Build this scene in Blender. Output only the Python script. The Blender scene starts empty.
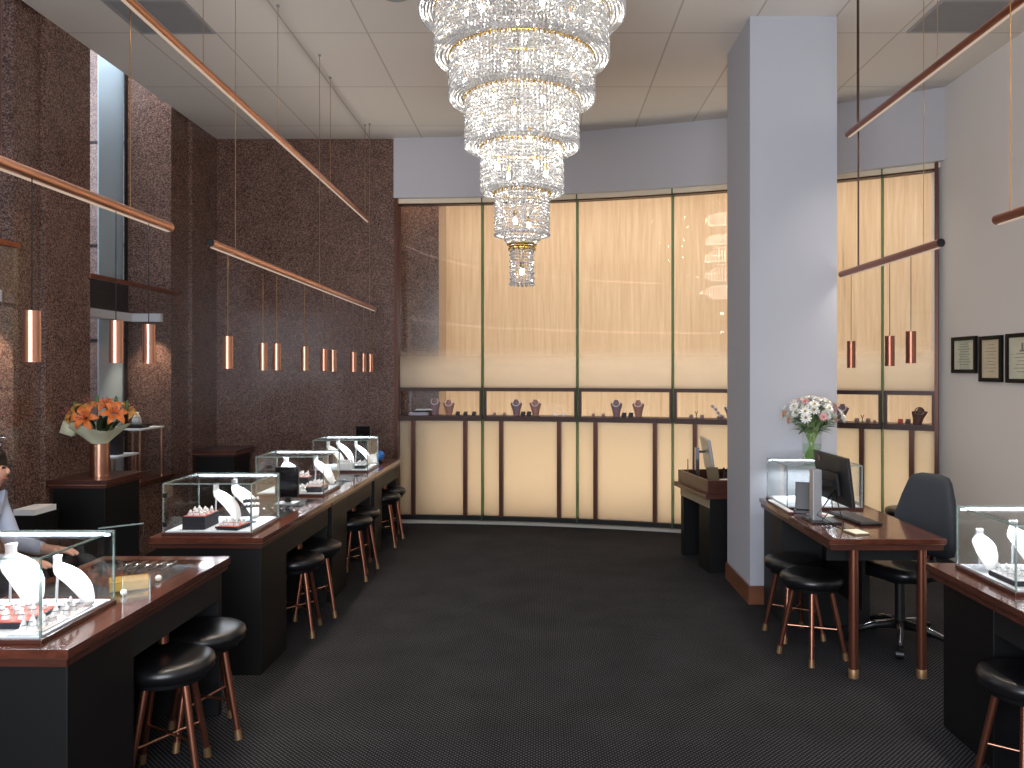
import bpy, bmesh, math, random
from mathutils import Vector, Matrix
random.seed(7)
R = math.radians
PI = math.pi
scene = bpy.context.scene
COL = scene.collection

# ------------------------------------------------------------------ materials
def new_mat(name):
    m = bpy.data.materials.new(name)
    m.use_nodes = True
    nt = m.node_tree
    for n in list(nt.nodes):
        nt.nodes.remove(n)
    out = nt.nodes.new('ShaderNodeOutputMaterial')
    return m, nt, out

def lin(c):
    return tuple(((v / 255) / 12.92 if v / 255 <= 0.04045 else ((v / 255 + 0.055) / 1.055) ** 2.4) for v in c) + (1.0,)

def pbr(name, col, rough=0.5, metal=0.0, coat=0.0, noise=0.0, nscale=40.0, spec=None, bump=0.0):
    m, nt, out = new_mat(name)
    p = nt.nodes.new('ShaderNodeBsdfPrincipled')
    nt.links.new(p.outputs[0], out.inputs[0])
    p.inputs['Base Color'].default_value = lin(col)
    p.inputs['Roughness'].default_value = rough
    p.inputs['Metallic'].default_value = metal
    p.inputs['Coat Weight'].default_value = coat
    p.inputs['Coat Roughness'].default_value = 0.06
    if spec is not None:
        p.inputs['Specular IOR Level'].default_value = spec
    if noise or bump:
        tc = nt.nodes.new('ShaderNodeTexCoord')
        nz = nt.nodes.new('ShaderNodeTexNoise')
        nz.inputs['Scale'].default_value = nscale
        nz.inputs['Detail'].default_value = 4
        nt.links.new(tc.outputs['Object'], nz.inputs['Vector'])
        if noise:
            c = lin(col)
            rp = nt.nodes.new('ShaderNodeValToRGB')
            rp.color_ramp.elements[0].position = 0.3
            rp.color_ramp.elements[1].position = 0.7
            rp.color_ramp.elements[0].color = tuple(v * (1 - noise) for v in c[:3]) + (1,)
            rp.color_ramp.elements[1].color = tuple(min(1, v * (1 + noise)) for v in c[:3]) + (1,)
            nt.links.new(nz.outputs['Fac'], rp.inputs[0])
            nt.links.new(rp.outputs[0], p.inputs['Base Color'])
        if bump:
            b = nt.nodes.new('ShaderNodeBump')
            b.inputs['Strength'].default_value = bump
            b.inputs['Distance'].default_value = 0.002
            nt.links.new(nz.outputs['Fac'], b.inputs['Height'])
            nt.links.new(b.outputs[0], p.inputs['Normal'])
    return m

def emit(name, col, strength):
    m, nt, out = new_mat(name)
    e = nt.nodes.new('ShaderNodeEmission')
    e.inputs[0].default_value = lin(col)
    e.inputs[1].default_value = strength
    nt.links.new(e.outputs[0], out.inputs[0])
    return m

def granite_mat(name, dark, mid, light, rough=0.22):
    m, nt, out = new_mat(name)
    p = nt.nodes.new('ShaderNodeBsdfPrincipled')
    nt.links.new(p.outputs[0], out.inputs[0])
    p.inputs['Roughness'].default_value = rough
    g = nt.nodes.new('ShaderNodeNewGeometry')
    v = nt.nodes.new('ShaderNodeTexVoronoi')
    v.inputs['Scale'].default_value = 120
    nt.links.new(g.outputs['Position'], v.inputs['Vector'])
    sep = nt.nodes.new('ShaderNodeSeparateColor')
    nt.links.new(v.outputs['Color'], sep.inputs[0])
    n = nt.nodes.new('ShaderNodeTexNoise')
    n.inputs['Scale'].default_value = 5
    n.inputs['Detail'].default_value = 6
    nt.links.new(g.outputs['Position'], n.inputs['Vector'])
    a = nt.nodes.new('ShaderNodeMath'); a.operation = 'MULTIPLY_ADD'
    a.inputs[1].default_value = 0.35
    nt.links.new(n.outputs['Fac'], a.inputs[0])
    sc = nt.nodes.new('ShaderNodeMath'); sc.operation = 'MULTIPLY'
    sc.inputs[1].default_value = 0.75
    nt.links.new(sep.outputs[0], sc.inputs[0])
    nt.links.new(sc.outputs[0], a.inputs[2])
    rp = nt.nodes.new('ShaderNodeValToRGB')
    e = rp.color_ramp.elements
    e[0].position = 0.15; e[0].color = lin(dark)
    e[1].position = 0.95; e[1].color = lin(light)
    k = e.new(0.55); k.color = lin(mid)
    nt.links.new(a.outputs[0], rp.inputs[0])
    nt.links.new(rp.outputs[0], p.inputs['Base Color'])
    return m

def grain_mat(name, c1, c2, scale, rough, axis='Z', stretch=0.06, coat=0.0, pits=0.0):
    m, nt, out = new_mat(name)
    p = nt.nodes.new('ShaderNodeBsdfPrincipled')
    nt.links.new(p.outputs[0], out.inputs[0])
    p.inputs['Roughness'].default_value = rough
    p.inputs['Coat Weight'].default_value = coat
    p.inputs['Coat Roughness'].default_value = 0.05
    tc = nt.nodes.new('ShaderNodeTexCoord')
    mp = nt.nodes.new('ShaderNodeMapping')
    mp.inputs['Scale'].default_value = (stretch if axis == 'X' else 1, stretch if axis == 'Y' else 1, stretch if axis == 'Z' else 1)
    nt.links.new(tc.outputs['Object'], mp.inputs['Vector'])
    n = nt.nodes.new('ShaderNodeTexNoise')
    n.inputs['Scale'].default_value = scale
    n.inputs['Detail'].default_value = 8
    n.inputs['Roughness'].default_value = 0.65
    n.inputs['Distortion'].default_value = 0.4
    nt.links.new(mp.outputs[0], n.inputs['Vector'])
    rp = nt.nodes.new('ShaderNodeValToRGB')
    e = rp.color_ramp.elements
    e[0].position = 0.32; e[0].color = lin(c1)
    e[1].position = 0.68; e[1].color = lin(c2)
    if pits:
        k = e.new(0.27); k.color = tuple(v * pits for v in lin(c1)[:3]) + (1,)
    nt.links.new(n.outputs['Fac'], rp.inputs[0])
    nt.links.new(rp.outputs[0], p.inputs['Base Color'])
    return m

def carpet_mat():
    m, nt, out = new_mat('carpet')
    p = nt.nodes.new('ShaderNodeBsdfPrincipled')
    nt.links.new(p.outputs[0], out.inputs[0])
    p.inputs['Roughness'].default_value = 0.95
    p.inputs['Specular IOR Level'].default_value = 0.1
    g = nt.nodes.new('ShaderNodeNewGeometry')
    mp = nt.nodes.new('ShaderNodeMapping')
    mp.inputs['Rotation'].default_value = (0, 0, R(45))
    nt.links.new(g.outputs['Position'], mp.inputs['Vector'])
    v = nt.nodes.new('ShaderNodeTexVoronoi')
    v.inputs['Scale'].default_value = 60
    v.inputs['Randomness'].default_value = 0.08
    v.voronoi_dimensions = '2D'
    nt.links.new(mp.outputs[0], v.inputs['Vector'])
    rp = nt.nodes.new('ShaderNodeValToRGB')
    e = rp.color_ramp.elements
    e[0].position = 0.20; e[0].color = (0.085, 0.083, 0.09, 1)
    e[1].position = 0.34; e[1].color = (0.008, 0.008, 0.0095, 1)
    nt.links.new(v.outputs['Distance'], rp.inputs[0])
    n = nt.nodes.new('ShaderNodeTexNoise'); n.inputs['Scale'].default_value = 3.0; n.inputs['Detail'].default_value = 5
    nt.links.new(g.outputs['Position'], n.inputs['Vector'])
    mr = nt.nodes.new('ShaderNodeMapRange')
    mr.inputs[1].default_value = 0.3; mr.inputs[2].default_value = 0.7
    mr.inputs[3].default_value = 0.8; mr.inputs[4].default_value = 1.15
    nt.links.new(n.outputs['Fac'], mr.inputs[0])
    mx = nt.nodes.new('ShaderNodeVectorMath'); mx.operation = 'SCALE'
    nt.links.new(rp.outputs[0], mx.inputs[0]); nt.links.new(mr.outputs[0], mx.inputs['Scale'])
    nt.links.new(mx.outputs[0], p.inputs['Base Color'])
    return m

def ceiling_mat():
    m, nt, out = new_mat('ceiling_tile')
    p = nt.nodes.new('ShaderNodeBsdfPrincipled')
    nt.links.new(p.outputs[0], out.inputs[0])
    p.inputs['Roughness'].default_value = 0.9
    g = nt.nodes.new('ShaderNodeNewGeometry')
    mp = nt.nodes.new('ShaderNodeMapping')
    mp.inputs['Location'].default_value = (1.93 + 0.585 * 20, -6.17 + 1.175 * 20, 0)
    nt.links.new(g.outputs['Position'], mp.inputs['Vector'])
    b = nt.nodes.new('ShaderNodeTexBrick')
    b.offset = 0.0; b.squash = 1.0
    b.inputs['Scale'].default_value = 1.0
    b.inputs['Brick Width'].default_value = 0.585
    b.inputs['Row Height'].default_value = 1.175
    b.inputs['Mortar Size'].default_value = 0.007
    b.inputs['Mortar Smooth'].default_value = 0.1
    b.inputs['Bias'].default_value = 0.0
    b.inputs['Color1'].default_value = lin((224, 216, 207))
    b.inputs['Color2'].default_value = lin((217, 209, 200))
    b.inputs['Mortar'].default_value = lin((186, 176, 166))
    nt.links.new(mp.outputs[0], b.inputs['Vector'])
    nt.links.new(b.outputs['Color'], p.inputs['Base Color'])
    n = nt.nodes.new('ShaderNodeTexNoise'); n.inputs['Scale'].default_value = 90
    nt.links.new(g.outputs['Position'], n.inputs['Vector'])
    bp = nt.nodes.new('ShaderNodeBump'); bp.inputs['Strength'].default_value = 0.25; bp.inputs['Distance'].default_value = 0.003
    nt.links.new(n.outputs['Fac'], bp.inputs['Height'])
    nt.links.new(bp.outputs[0], p.inputs['Normal'])
    return m

def schlick(nt, k, b):
    lw = nt.nodes.new('ShaderNodeLayerWeight'); lw.inputs['Blend'].default_value = 0.5
    pw = nt.nodes.new('ShaderNodeMath'); pw.operation = 'POWER'; pw.inputs[1].default_value = 5.0
    nt.links.new(lw.outputs['Facing'], pw.inputs[0])
    ma = nt.nodes.new('ShaderNodeMath'); ma.operation = 'MULTIPLY_ADD'
    ma.inputs[1].default_value = k; ma.inputs[2].default_value = b; ma.use_clamp = True
    nt.links.new(pw.outputs[0], ma.inputs[0])
    return ma

def glass_mat(name, tint=(1, 1, 1), refl=1.0, base=0.0):
    m, nt, out = new_mat(name)
    t = nt.nodes.new('ShaderNodeBsdfTransparent'); t.inputs[0].default_value = tint + (1,)
    gl = nt.nodes.new('ShaderNodeBsdfGlossy'); gl.inputs['Roughness'].default_value = 0.0
    ma = schlick(nt, refl * 0.96, refl * 0.04 + base)
    mx = nt.nodes.new('ShaderNodeMixShader')
    nt.links.new(ma.outputs[0], mx.inputs[0]); nt.links.new(t.outputs[0], mx.inputs[1]); nt.links.new(gl.outputs[0], mx.inputs[2])
    nt.links.new(mx.outputs[0], out.inputs[0])
    return m

def film_glass_mat():
    """clear glass whose lower edge carries a frosted film fading out upwards"""
    m, nt, out = new_mat('film_glass')
    t = nt.nodes.new('ShaderNodeBsdfTransparent'); t.inputs[0].default_value = (1, 1, 0.985, 1)
    gl = nt.nodes.new('ShaderNodeBsdfGlossy'); gl.inputs['Roughness'].default_value = 0.0
    mx = nt.nodes.new('ShaderNodeMixShader')
    f = schlick(nt, 0.9, 0.022)
    nt.links.new(f.outputs[0], mx.inputs[0])
    nt.links.new(t.outputs[0], mx.inputs[1]); nt.links.new(gl.outputs[0], mx.inputs[2])
    tr = nt.nodes.new('ShaderNodeBsdfTranslucent'); tr.inputs[0].default_value = lin((250, 244, 232))
    df = nt.nodes.new('ShaderNodeBsdfDiffuse'); df.inputs[0].default_value = lin((240, 236, 228))
    m1 = nt.nodes.new('ShaderNodeMixShader'); m1.inputs[0].default_value = 0.25
    nt.links.new(tr.outputs[0], m1.inputs[1]); nt.links.new(df.outputs[0], m1.inputs[2])
    g = nt.nodes.new('ShaderNodeNewGeometry')
    s = nt.nodes.new('ShaderNodeSeparateXYZ'); nt.links.new(g.outputs['Position'], s.inputs[0])
    mr = nt.nodes.new('ShaderNodeMapRange')
    mr.interpolation_type = 'SMOOTHSTEP'
    mr.inputs[1].default_value = 2.02; mr.inputs[2].default_value = 1.62
    mr.inputs[3].default_value = 0.0; mr.inputs[4].default_value = 0.93
    nt.links.new(s.outputs['Z'], mr.inputs[0])
    m2 = nt.nodes.new('ShaderNodeMixShader')
    nt.links.new(mr.outputs[0], m2.inputs[0]); nt.links.new(mx.outputs[0], m2.inputs[1]); nt.links.new(m1.outputs[0], m2.inputs[2])
    nt.links.new(m2.outputs[0], out.inputs[0])
    return m

def mix_mat(name, parts):
    """parts: list of (node type, colour, roughness or None, weight)"""
    m, nt, out = new_mat(name)
    cur, tot = None, 0.0
    for ty, col, ro, w in parts:
        n = nt.nodes.new(ty)
        n.inputs[0].default_value = lin(col)
        if ro is not None:
            n.inputs['Roughness'].default_value = ro
        if cur is None:
            cur = n.outputs[0]
        else:
            mx = nt.nodes.new('ShaderNodeMixShader')
            mx.inputs[0].default_value = w / (tot + w)
            nt.links.new(cur, mx.inputs[1]); nt.links.new(n.outputs[0], mx.inputs[2])
            cur = mx.outputs[0]
        tot += w
    nt.links.new(cur, out.inputs[0])
    return m

M = dict(
    granite=granite_mat('red_granite', (58, 41, 36), (102, 76, 67), (150, 118, 104), 0.2),
    granite_out=granite_mat('outdoor_granite', (70, 48, 44), (132, 100, 94), (178, 150, 140), 0.4),
    travertine=grain_mat('travertine', (204, 171, 137), (224, 198, 166), 24, 0.45, 'Z', 0.05, pits=0.6),
    wood=grain_mat('reddish_wood', (58, 29, 21), (100, 55, 41), 14, 0.16, 'Y', 0.08, coat=0.6),
    wood_x=grain_mat('reddish_wood_edge', (54, 27, 20), (84, 45, 35), 14, 0.32, 'X', 0.08, coat=0.15),
    base_wood=grain_mat('baseboard_wood', (98, 60, 42), (122, 78, 55), 10, 0.35, 'X', 0.1),
    frame=pbr('bronze_frame', (92, 56, 44), 0.32, 0.55),
    frame_dark=pbr('dark_bronze', (62, 40, 33), 0.35, 0.4),
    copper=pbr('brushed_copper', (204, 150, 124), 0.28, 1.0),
    copper_dark=pbr('dark_copper', (150, 96, 76), 0.3, 0.9),  # darker copper; on the painted wall side tubes it stands for weaker light
    brass=pbr('brass', (190, 150, 100), 0.3, 1.0),
    brass_foot=pbr('brass_foot', (150, 118, 84), 0.45, 0.7),
    gold=pbr('gold', (214, 176, 92), 0.22, 1.0),
    black=pbr('black_laminate', (13, 13, 14), 0.5, spec=0.3),
    charcoal=pbr('charcoal_laminate', (25, 25, 26), 0.55, spec=0.3),
    leather=pbr('black_leather', (16, 16, 18), 0.3, bump=0.2, nscale=120),
    fabric=pbr('chair_fabric', (34, 40, 48), 0.75, bump=0.3, nscale=300),
    plastic=pbr('black_plastic', (18, 18, 20), 0.4),
    screen=pbr('screen_glass', (10, 10, 12), 0.12),
    chrome=pbr('chrome', (190, 190, 195), 0.15, 1.0),
    silver=pbr('silver_plastic', (170, 172, 176), 0.3, 0.5),
    white=pbr('white_leatherette', (236, 236, 238), 0.5),
    pad=pbr('pale_pad', (205, 212, 222), 0.6),
    red=pbr('red_pad', (196, 92, 78), 0.7),
    navy=pbr('navy_box', (24, 26, 36), 0.5),
    wall=pbr('wall_paint', (196, 193, 197), 0.75, bump=0.1, nscale=150),
    colpaint=pbr('column_paint', (174, 175, 182), 0.7, bump=0.1, nscale=150),
    wallwarm=pbr('side_wall_paint', (232, 226, 222), 0.75, bump=0.1, nscale=150),
    carpet=carpet_mat(),
    ceiling=ceiling_mat(),
    grille=pbr('grey_grille', (160, 157, 155), 0.6),
    grille_slat=pbr('grey_grille_slat', (140, 137, 136), 0.6),
    glass=glass_mat('case_glass', (0.985, 0.995, 0.99), 0.8),
    shopglass=glass_mat('shop_glass', (0.97, 0.98, 0.98), 0.8),
    edge=mix_mat('glass_edge', [('ShaderNodeBsdfTransparent', (215, 230, 225), None, 0.5), ('ShaderNodeBsdfGlossy', (220, 232, 230), 0.15, 0.25), ('ShaderNodeBsdfDiffuse', (185, 205, 202), None, 0.25)]),
    fin=mix_mat('green_glass_fin', [('ShaderNodeBsdfTransparent', (200, 216, 204), None, 0.55), ('ShaderNodeBsdfTranslucent', (140, 170, 150), None, 0.25), ('ShaderNodeBsdfDiffuse', (100, 132, 112), None, 0.2)]),
    filmglass=film_glass_mat(),
    frosted=mix_mat('frosted_glass', [('ShaderNodeBsdfTranslucent', (250, 240, 222), None, 0.72), ('ShaderNodeBsdfDiffuse', (235, 228, 212), None, 0.22), ('ShaderNodeBsdfGlossy', (255, 255, 255), 0.12, 0.05)]),
    crystal=mix_mat('crystal', [('ShaderNodeBsdfTransparent', (255, 255, 255), None, 0.20), ('ShaderNodeBsdfGlossy', (255, 255, 255), 0.06, 0.42), ('ShaderNodeBsdfTranslucent', (255, 254, 250), None, 0.22), ('ShaderNodeBsdfDiffuse', (245, 246, 250), None, 0.16)]),
    bulb=emit('bulb_glow', (255, 250, 242), 30),
    led=emit('led_strip', (232, 241, 255), 14),
    lens=emit('lamp_lens', (255, 240, 220), 6),
    tubeled=emit('tube_led', (255, 226, 200), 0.55),
    alu=pbr('blue_grey_aluminium', (205, 224, 238), 0.5),
    bust=pbr('dusty_rose_bust', (178, 128, 112), 0.6),
    bust_mauve=pbr('mauve_bust', (150, 120, 122), 0.6),
    bust_brown=pbr('brown_bust', (98, 66, 54), 0.6),
    lilac=pbr('lilac_card', (190, 182, 200), 0.6),
    petal=pbr('orange_petal', (232, 128, 62), 0.5, noise=0.25, nscale=30),
    petal_y=pbr('apricot_petal', (232, 168, 84), 0.5, noise=0.2, nscale=30),
    leaf=pbr('dark_leaf', (40, 58, 30), 0.5, noise=0.3, nscale=20),
    leaf2=pbr('green_leaf', (84, 110, 66), 0.5, noise=0.3, nscale=20),
    wrap=pbr('pale_wrap', (238, 238, 204), 0.6, noise=0.08, nscale=12),
    flower_w=pbr('white_petal', (240, 240, 236), 0.6),
    flower_p=pbr('pink_petal', (214, 160, 168), 0.6),
    flower_o=pbr('salmon_petal', (214, 150, 116), 0.6),
    flower_y=pbr('flower_eye', (170, 150, 60), 0.7),
    stem=pbr('stem_green', (146, 172, 104), 0.5),
    water=glass_mat('vase_water', (0.86, 0.95, 0.84), 0.5, 0.02),
    paper=pbr('white_paper', (232, 232, 230), 0.7),
    cert=pbr('certificate_paper', (228, 226, 208), 0.6, noise=0.05, nscale=10),
    cert_tan=pbr('tan_certificate', (222, 206, 180), 0.6, noise=0.05, nscale=10),
    ink=pbr('grey_ink', (120, 118, 112), 0.7),
    blackwood=pbr('black_frame_wood', (18, 15, 14), 0.6, spec=0.2),
    olive=pbr('olive_card', (110, 96, 72), 0.6),
    blue=pbr('blue_plastic', (40, 110, 190), 0.25),
    goldbox=pbr('gold_box', (190, 150, 70), 0.4, 0.4),
    pearl=pbr('pearl', (240, 236, 228), 0.2),
    skin=pbr('skin', (204, 152, 128), 0.55),
    hair=pbr('dark_hair', (28, 20, 18), 0.5),
    shirt=pbr('pale_blue_shirt', (176, 186, 206), 0.8),
    trousers=pbr('dark_trousers', (30, 30, 36), 0.8),
    lips=pbr('lips', (160, 84, 76), 0.5),
    velvet=pbr('grey_velvet', (58, 58, 64), 0.9),
)

# ------------------------------------------------------------------ mesh helpers
def bx(bm, x0, x1, y0, y1, z0, z1):
    vs = [bm.verts.new(p) for p in ((x0, y0, z0), (x1, y0, z0), (x1, y1, z0), (x0, y1, z0), (x0, y0, z1), (x1, y0, z1), (x1, y1, z1), (x0, y1, z1))]
    for f in ((0, 3, 2, 1), (4, 5, 6, 7), (0, 1, 5, 4), (1, 2, 6, 5), (2, 3, 7, 6), (3, 0, 4, 7)):
        bm.faces.new([vs[i] for i in f])
    return vs

def prism(bm, pts, z0, z1):
    a = [bm.verts.new((p[0], p[1], z0)) for p in pts]
    b = [bm.verts.new((p[0], p[1], z1)) for p in pts]
    n = len(pts)
    bm.faces.new(list(reversed(a))); bm.faces.new(b)
    for i in range(n):
        bm.faces.new((a[i], a[(i + 1) % n], b[(i + 1) % n], b[i]))

def tube(bm, p0, p1, r0, r1=None, seg=12, cap=True):
    r1 = r0 if r1 is None else r1
    p0, p1 = Vector(p0), Vector(p1)
    d = (p1 - p0).normalized()
    u = d.orthogonal().normalized(); w = d.cross(u)
    rings = []
    for p, r in ((p0, r0), (p1, r1)):
        rings.append([bm.verts.new(p + (u * math.cos(2 * PI * i / seg) + w * math.sin(2 * PI * i / seg)) * r) for i in range(seg)])
    for i in range(seg):
        bm.faces.new((rings[0][i], rings[0][(i + 1) % seg], rings[1][(i + 1) % seg], rings[1][i]))
    if cap:
        bm.faces.new(list(reversed(rings[0]))); bm.faces.new(rings[1])

def path(bm, pts, r, seg=8):
    pts = [Vector(p) for p in pts]
    rings = []
    for i, p in enumerate(pts):
        d = (pts[min(i + 1, len(pts) - 1)] - pts[max(i - 1, 0)]).normalized()
        u = d.cross(Vector((0.3, 0.2, 1))).normalized()
        if u.length < 0.5:
            u = d.orthogonal().normalized()
        w = d.cross(u)
        rr = r[i] if isinstance(r, (list, tuple)) else r
        rings.append([bm.verts.new(p + (u * math.cos(2 * PI * k / seg) + w * math.sin(2 * PI * k / seg)) * rr) for k in range(seg)])
    for a, b in zip(rings, rings[1:]):
        for k in range(seg):
            bm.faces.new((a[k], a[(k + 1) % seg], b[(k + 1) % seg], b[k]))
    bm.faces.new(list(reversed(rings[0]))); bm.faces.new(rings[-1])

def lathe(bm, prof, seg=24, c=(0, 0, 0), close=True):
    rings = []
    for r, z in prof:
        if r < 1e-5:
            rings.append([bm.verts.new((c[0], c[1], c[2] + z))])
        else:
            rings.append([bm.verts.new((c[0] + r * math.cos(2 * PI * i / seg), c[1] + r * math.sin(2 * PI * i / seg), c[2] + z)) for i in range(seg)])
    for a, b in zip(rings, rings[1:]):
        for i in range(seg):
            j = (i + 1) % seg
            if len(a) == 1 and len(b) == 1:
                continue
            if len(a) == 1:
                bm.faces.new((a[0], b[j], b[i]))
            elif len(b) == 1:
                bm.faces.new((a[i], a[j], b[0]))
            else:
                bm.faces.new((a[i], a[j], b[j], b[i]))
    if close:
        for rg in (rings[0], rings[-1]):
            if len(rg) > 2:
                try:
                    bm.faces.new(rg)
                except ValueError:
                    pass

def torus(bm, R0, r, z=0, seg=40, ms=8, c=(0, 0)):
    g = [[bm.verts.new((c[0] + (R0 + r * math.cos(2 * PI * k / ms)) * math.cos(2 * PI * i / seg), c[1] + (R0 + r * math.cos(2 * PI * k / ms)) * math.sin(2 * PI * i / seg), z + r * math.sin(2 * PI * k / ms))) for k in range(ms)] for i in range(seg)]
    for i in range(seg):
        for k in range(ms):
            bm.faces.new((g[i][k], g[(i + 1) % seg][k], g[(i + 1) % seg][(k + 1) % ms], g[i][(k + 1) % ms]))

def ellipsoid(bm, c, rx, ry, rz, u=16, v=10, rot=None):
    r = bmesh.ops.create_uvsphere(bm, u_segments=u, v_segments=v, radius=1)
    for w in r['verts']:
        p = Vector((w.co.x * rx, w.co.y * ry, w.co.z * rz))
        if rot is not None:
            p = rot @ p
        w.co = p + Vector(c)

def loft(bm, rings, cap=True):
    vr = [[bm.verts.new(p) for p in rg] for rg in rings]
    n = len(vr[0])
    for a, b in zip(vr, vr[1:]):
        for k in range(n):
            bm.faces.new((a[k], a[(k + 1) % n], b[(k + 1) % n], b[k]))
    if cap:
        bm.faces.new(list(reversed(vr[0]))); bm.faces.new(vr[-1])

def obj(name, bm, mat, parent=None, smooth=False, bevel=0.0, kind=None, loc=None):
    bmesh.ops.recalc_face_normals(bm, faces=bm.faces)
    me = bpy.data.meshes.new(name)
    bm.to_mesh(me); bm.free()
    me.materials.append(mat)
    if smooth:
        for p in me.polygons:
            p.use_smooth = True
    o = bpy.data.objects.new(name, me)
    COL.objects.link(o)
    if parent is not None:
        o.parent = parent
    if loc is not None:
        o.location = loc
    if bevel:
        b = o.modifiers.new('bevel', 'BEVEL'); b.width = bevel; b.segments = 2; b.limit_method = 'ANGLE'
    if smooth and smooth != 'full':
        try:
            me.set_sharp_from_angle(angle=R(40))
        except Exception:
            pass
    if kind:
        o['kind'] = kind
    return o

def B():
    return bmesh.new()

def box_obj(name, dims, mat, parent=None, bevel=0.0, kind=None):
    bm = B(); bx(bm, *dims)
    return obj(name, bm, mat, parent, bevel=bevel, kind=kind)

def thing(name, label, cat, loc=(0, 0, 0), rot=0.0, group=None):
    o = bpy.data.objects.new(name, None)
    o.empty_display_size = 0.05
    COL.objects.link(o)
    o.location = loc; o.rotation_euler = (0, 0, rot)
    return tag(o, label, cat, group)

def tag(o, label, cat, group=None):
    o['label'] = label; o['category'] = cat
    if group:
        o['group'] = group
    return o

def dup(root, loc, rot=0.0, label=None, group=None, scale=None):
    r = root.copy(); COL.objects.link(r)
    r.location = loc; r.rotation_euler = (0, 0, rot)
    if scale is not None:
        r.scale = scale
    if label:
        r['label'] = label
    if group:
        r['group'] = group
    for ch in list(root.children):
        c = ch.copy(); COL.objects.link(c); c.parent = r
        for g in list(ch.children):
            d = g.copy(); COL.objects.link(d); d.parent = c
    return r

def area(name, loc, rot, sx, sy, power, col=(1, 1, 1), spread=180):
    l = bpy.data.lights.new(name, 'AREA')
    l.shape = 'RECTANGLE'; l.size = sx; l.size_y = sy; l.energy = power; l.color = col
    l.spread = R(spread)
    o = bpy.data.objects.new(name, l); COL.objects.link(o)
    o.location = loc; o.rotation_euler = rot
    return o

def spot(name, loc, target, power, col, ang=60, blend=0.6, rad=0.02):
    l = bpy.data.lights.new(name, 'SPOT')
    l.energy = power; l.color = col; l.spot_size = R(ang); l.spot_blend = blend; l.shadow_soft_size = rad
    o = bpy.data.objects.new(name, l); COL.objects.link(o)
    o.location = loc
    o.rotation_euler = (Vector(target) - Vector(loc)).to_track_quat('-Z', 'Y').to_euler()
    return o

def point(name, loc, power, col, rad=0.03):
    l = bpy.data.lights.new(name, 'POINT')
    l.energy = power; l.color = col; l.shadow_soft_size = rad
    o = bpy.data.objects.new(name, l); COL.objects.link(o)
    o.location = loc
    return o

# ------------------------------------------------------------------ room shell
CZ = 4.32
S = 'structure'
box_obj('floor', (-4.2, 3.9, -1.4, 9.25, -0.1, 0.0), M['carpet'], kind=S)
box_obj('ceiling', (-3.66, 3.9, -1.4, 9.3, CZ, CZ + 0.1), M['ceiling'], kind=S)

# granite wall to the left: piers, window reveals and sills
bm = B()
bx(bm, -4.15, -3.66, 5.90, 6.48, 0, 5.3)
bx(bm, -4.15, -3.70, 5.60, 5.90, 0, 5.3)
bx(bm, -4.15, -3.70, 7.98, 8.37, 0, 5.3)
bx(bm, -4.15, -3.66, 8.37, 9.0, 0, 5.3)
bx(bm, -4.15, -3.70, 6.48, 7.98, 0, 0.66)
bx(bm, -4.15, -3.70, 4.10, 5.60, 0, 0.66)
bx(bm, -4.15, -3.66, -1.4, 4.10, 0, 5.3)
obj('wall_left', bm, M['granite'], kind=S)
bm = B()
bx(bm, -4.2, -3.64, -1.4, 9.0, 5.3, 5.4)
bx(bm, -3.64, -3.60, -1.4, 9.0, CZ + 0.1, 5.4)  # unseen board added to stop light leaking in above the ceiling
obj('ceiling_bay', bm, M['ceiling'], kind=S)
bm = B()
bx(bm, -4.15, -1.66, 9.0, 9.15, 0, CZ)
obj('wall_back', bm, M['granite'], kind=S)
# thin dark panel joints on the back granite
box_obj('wall_right', (3.70, 3.85, -1.4, 7.60, 0, CZ), M['wallwarm'], kind=S)
bm = B()
bx(bm, -4.2, -2.6, -1.4, -1.25, 0, CZ)
bx(bm, 2.6, 3.85, -1.4, -1.25, 0, CZ)
bx(bm, -2.6, 2.6, -1.4, -1.25, 3.6, CZ)
bx(bm, -2.6, 2.6, -1.4, -1.25, 0, 0.25)
obj('wall_front', bm, M['wallwarm'], kind=S)

# column
box_obj('wall_column', (1.529, 2.168, 5.88, 6.60, 0, CZ), M['colpaint'], kind=S)
bm = B()
bx(bm, 1.515, 2.182, 5.866, 5.88, 0, 0.135)
bx(bm, 1.515, 1.529, 5.88, 6.614, 0, 0.135)
bx(bm, 2.168, 2.182, 5.88, 6.614, 0, 0.135)
obj('baseboard_column', bm, M['base_wood'], kind=S)

# curved window wall: centre of the arc and helper
AX, AY = -1.9, -1.54
def arc(deg, r, z=0.0):
    return Vector((AX + r * math.sin(R(deg)), AY + r * math.cos(R(deg)), z))

def arc_slab(bm, d0, d1, r0, r1, z0, z1, n=None):
    n = n or max(1, int(abs(d1 - d0) / 0.8))
    rows = []
    for i in range(n + 1):
        d = d0 + (d1 - d0) * i / n
        rows.append([bm.verts.new(arc(d, r, z)) for r, z in ((r0, z0), (r1, z0), (r1, z1), (r0, z1))])
    for a, b in zip(rows, rows[1:]):
        for k in range(4):
            bm.faces.new((a[k], a[(k + 1) % 4], b[(k + 1) % 4], b[k]))
    bm.faces.new(rows[0]); bm.faces.new(list(reversed(rows[-1])))

D0, D1 = 1.30, 32.25
bm = B(); arc_slab(bm, D0, D1 + 0.1, 10.5, 10.78, 3.65, CZ)
obj('wall_bulkhead', bm, M['wall'], kind=S)
bm = B(); arc_slab(bm, D0, D1, 10.57, 10.70, 3.602, 3.65)
obj('trim_1', bm, pbr('cream_header', (240, 222, 194), 0.6), kind=S)
bm = B(); arc_slab(bm, D0, D1, 10.60, 10.70, 3.588, 3.602)
obj('trim_5', bm, M['frame_dark'], kind=S)
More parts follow.
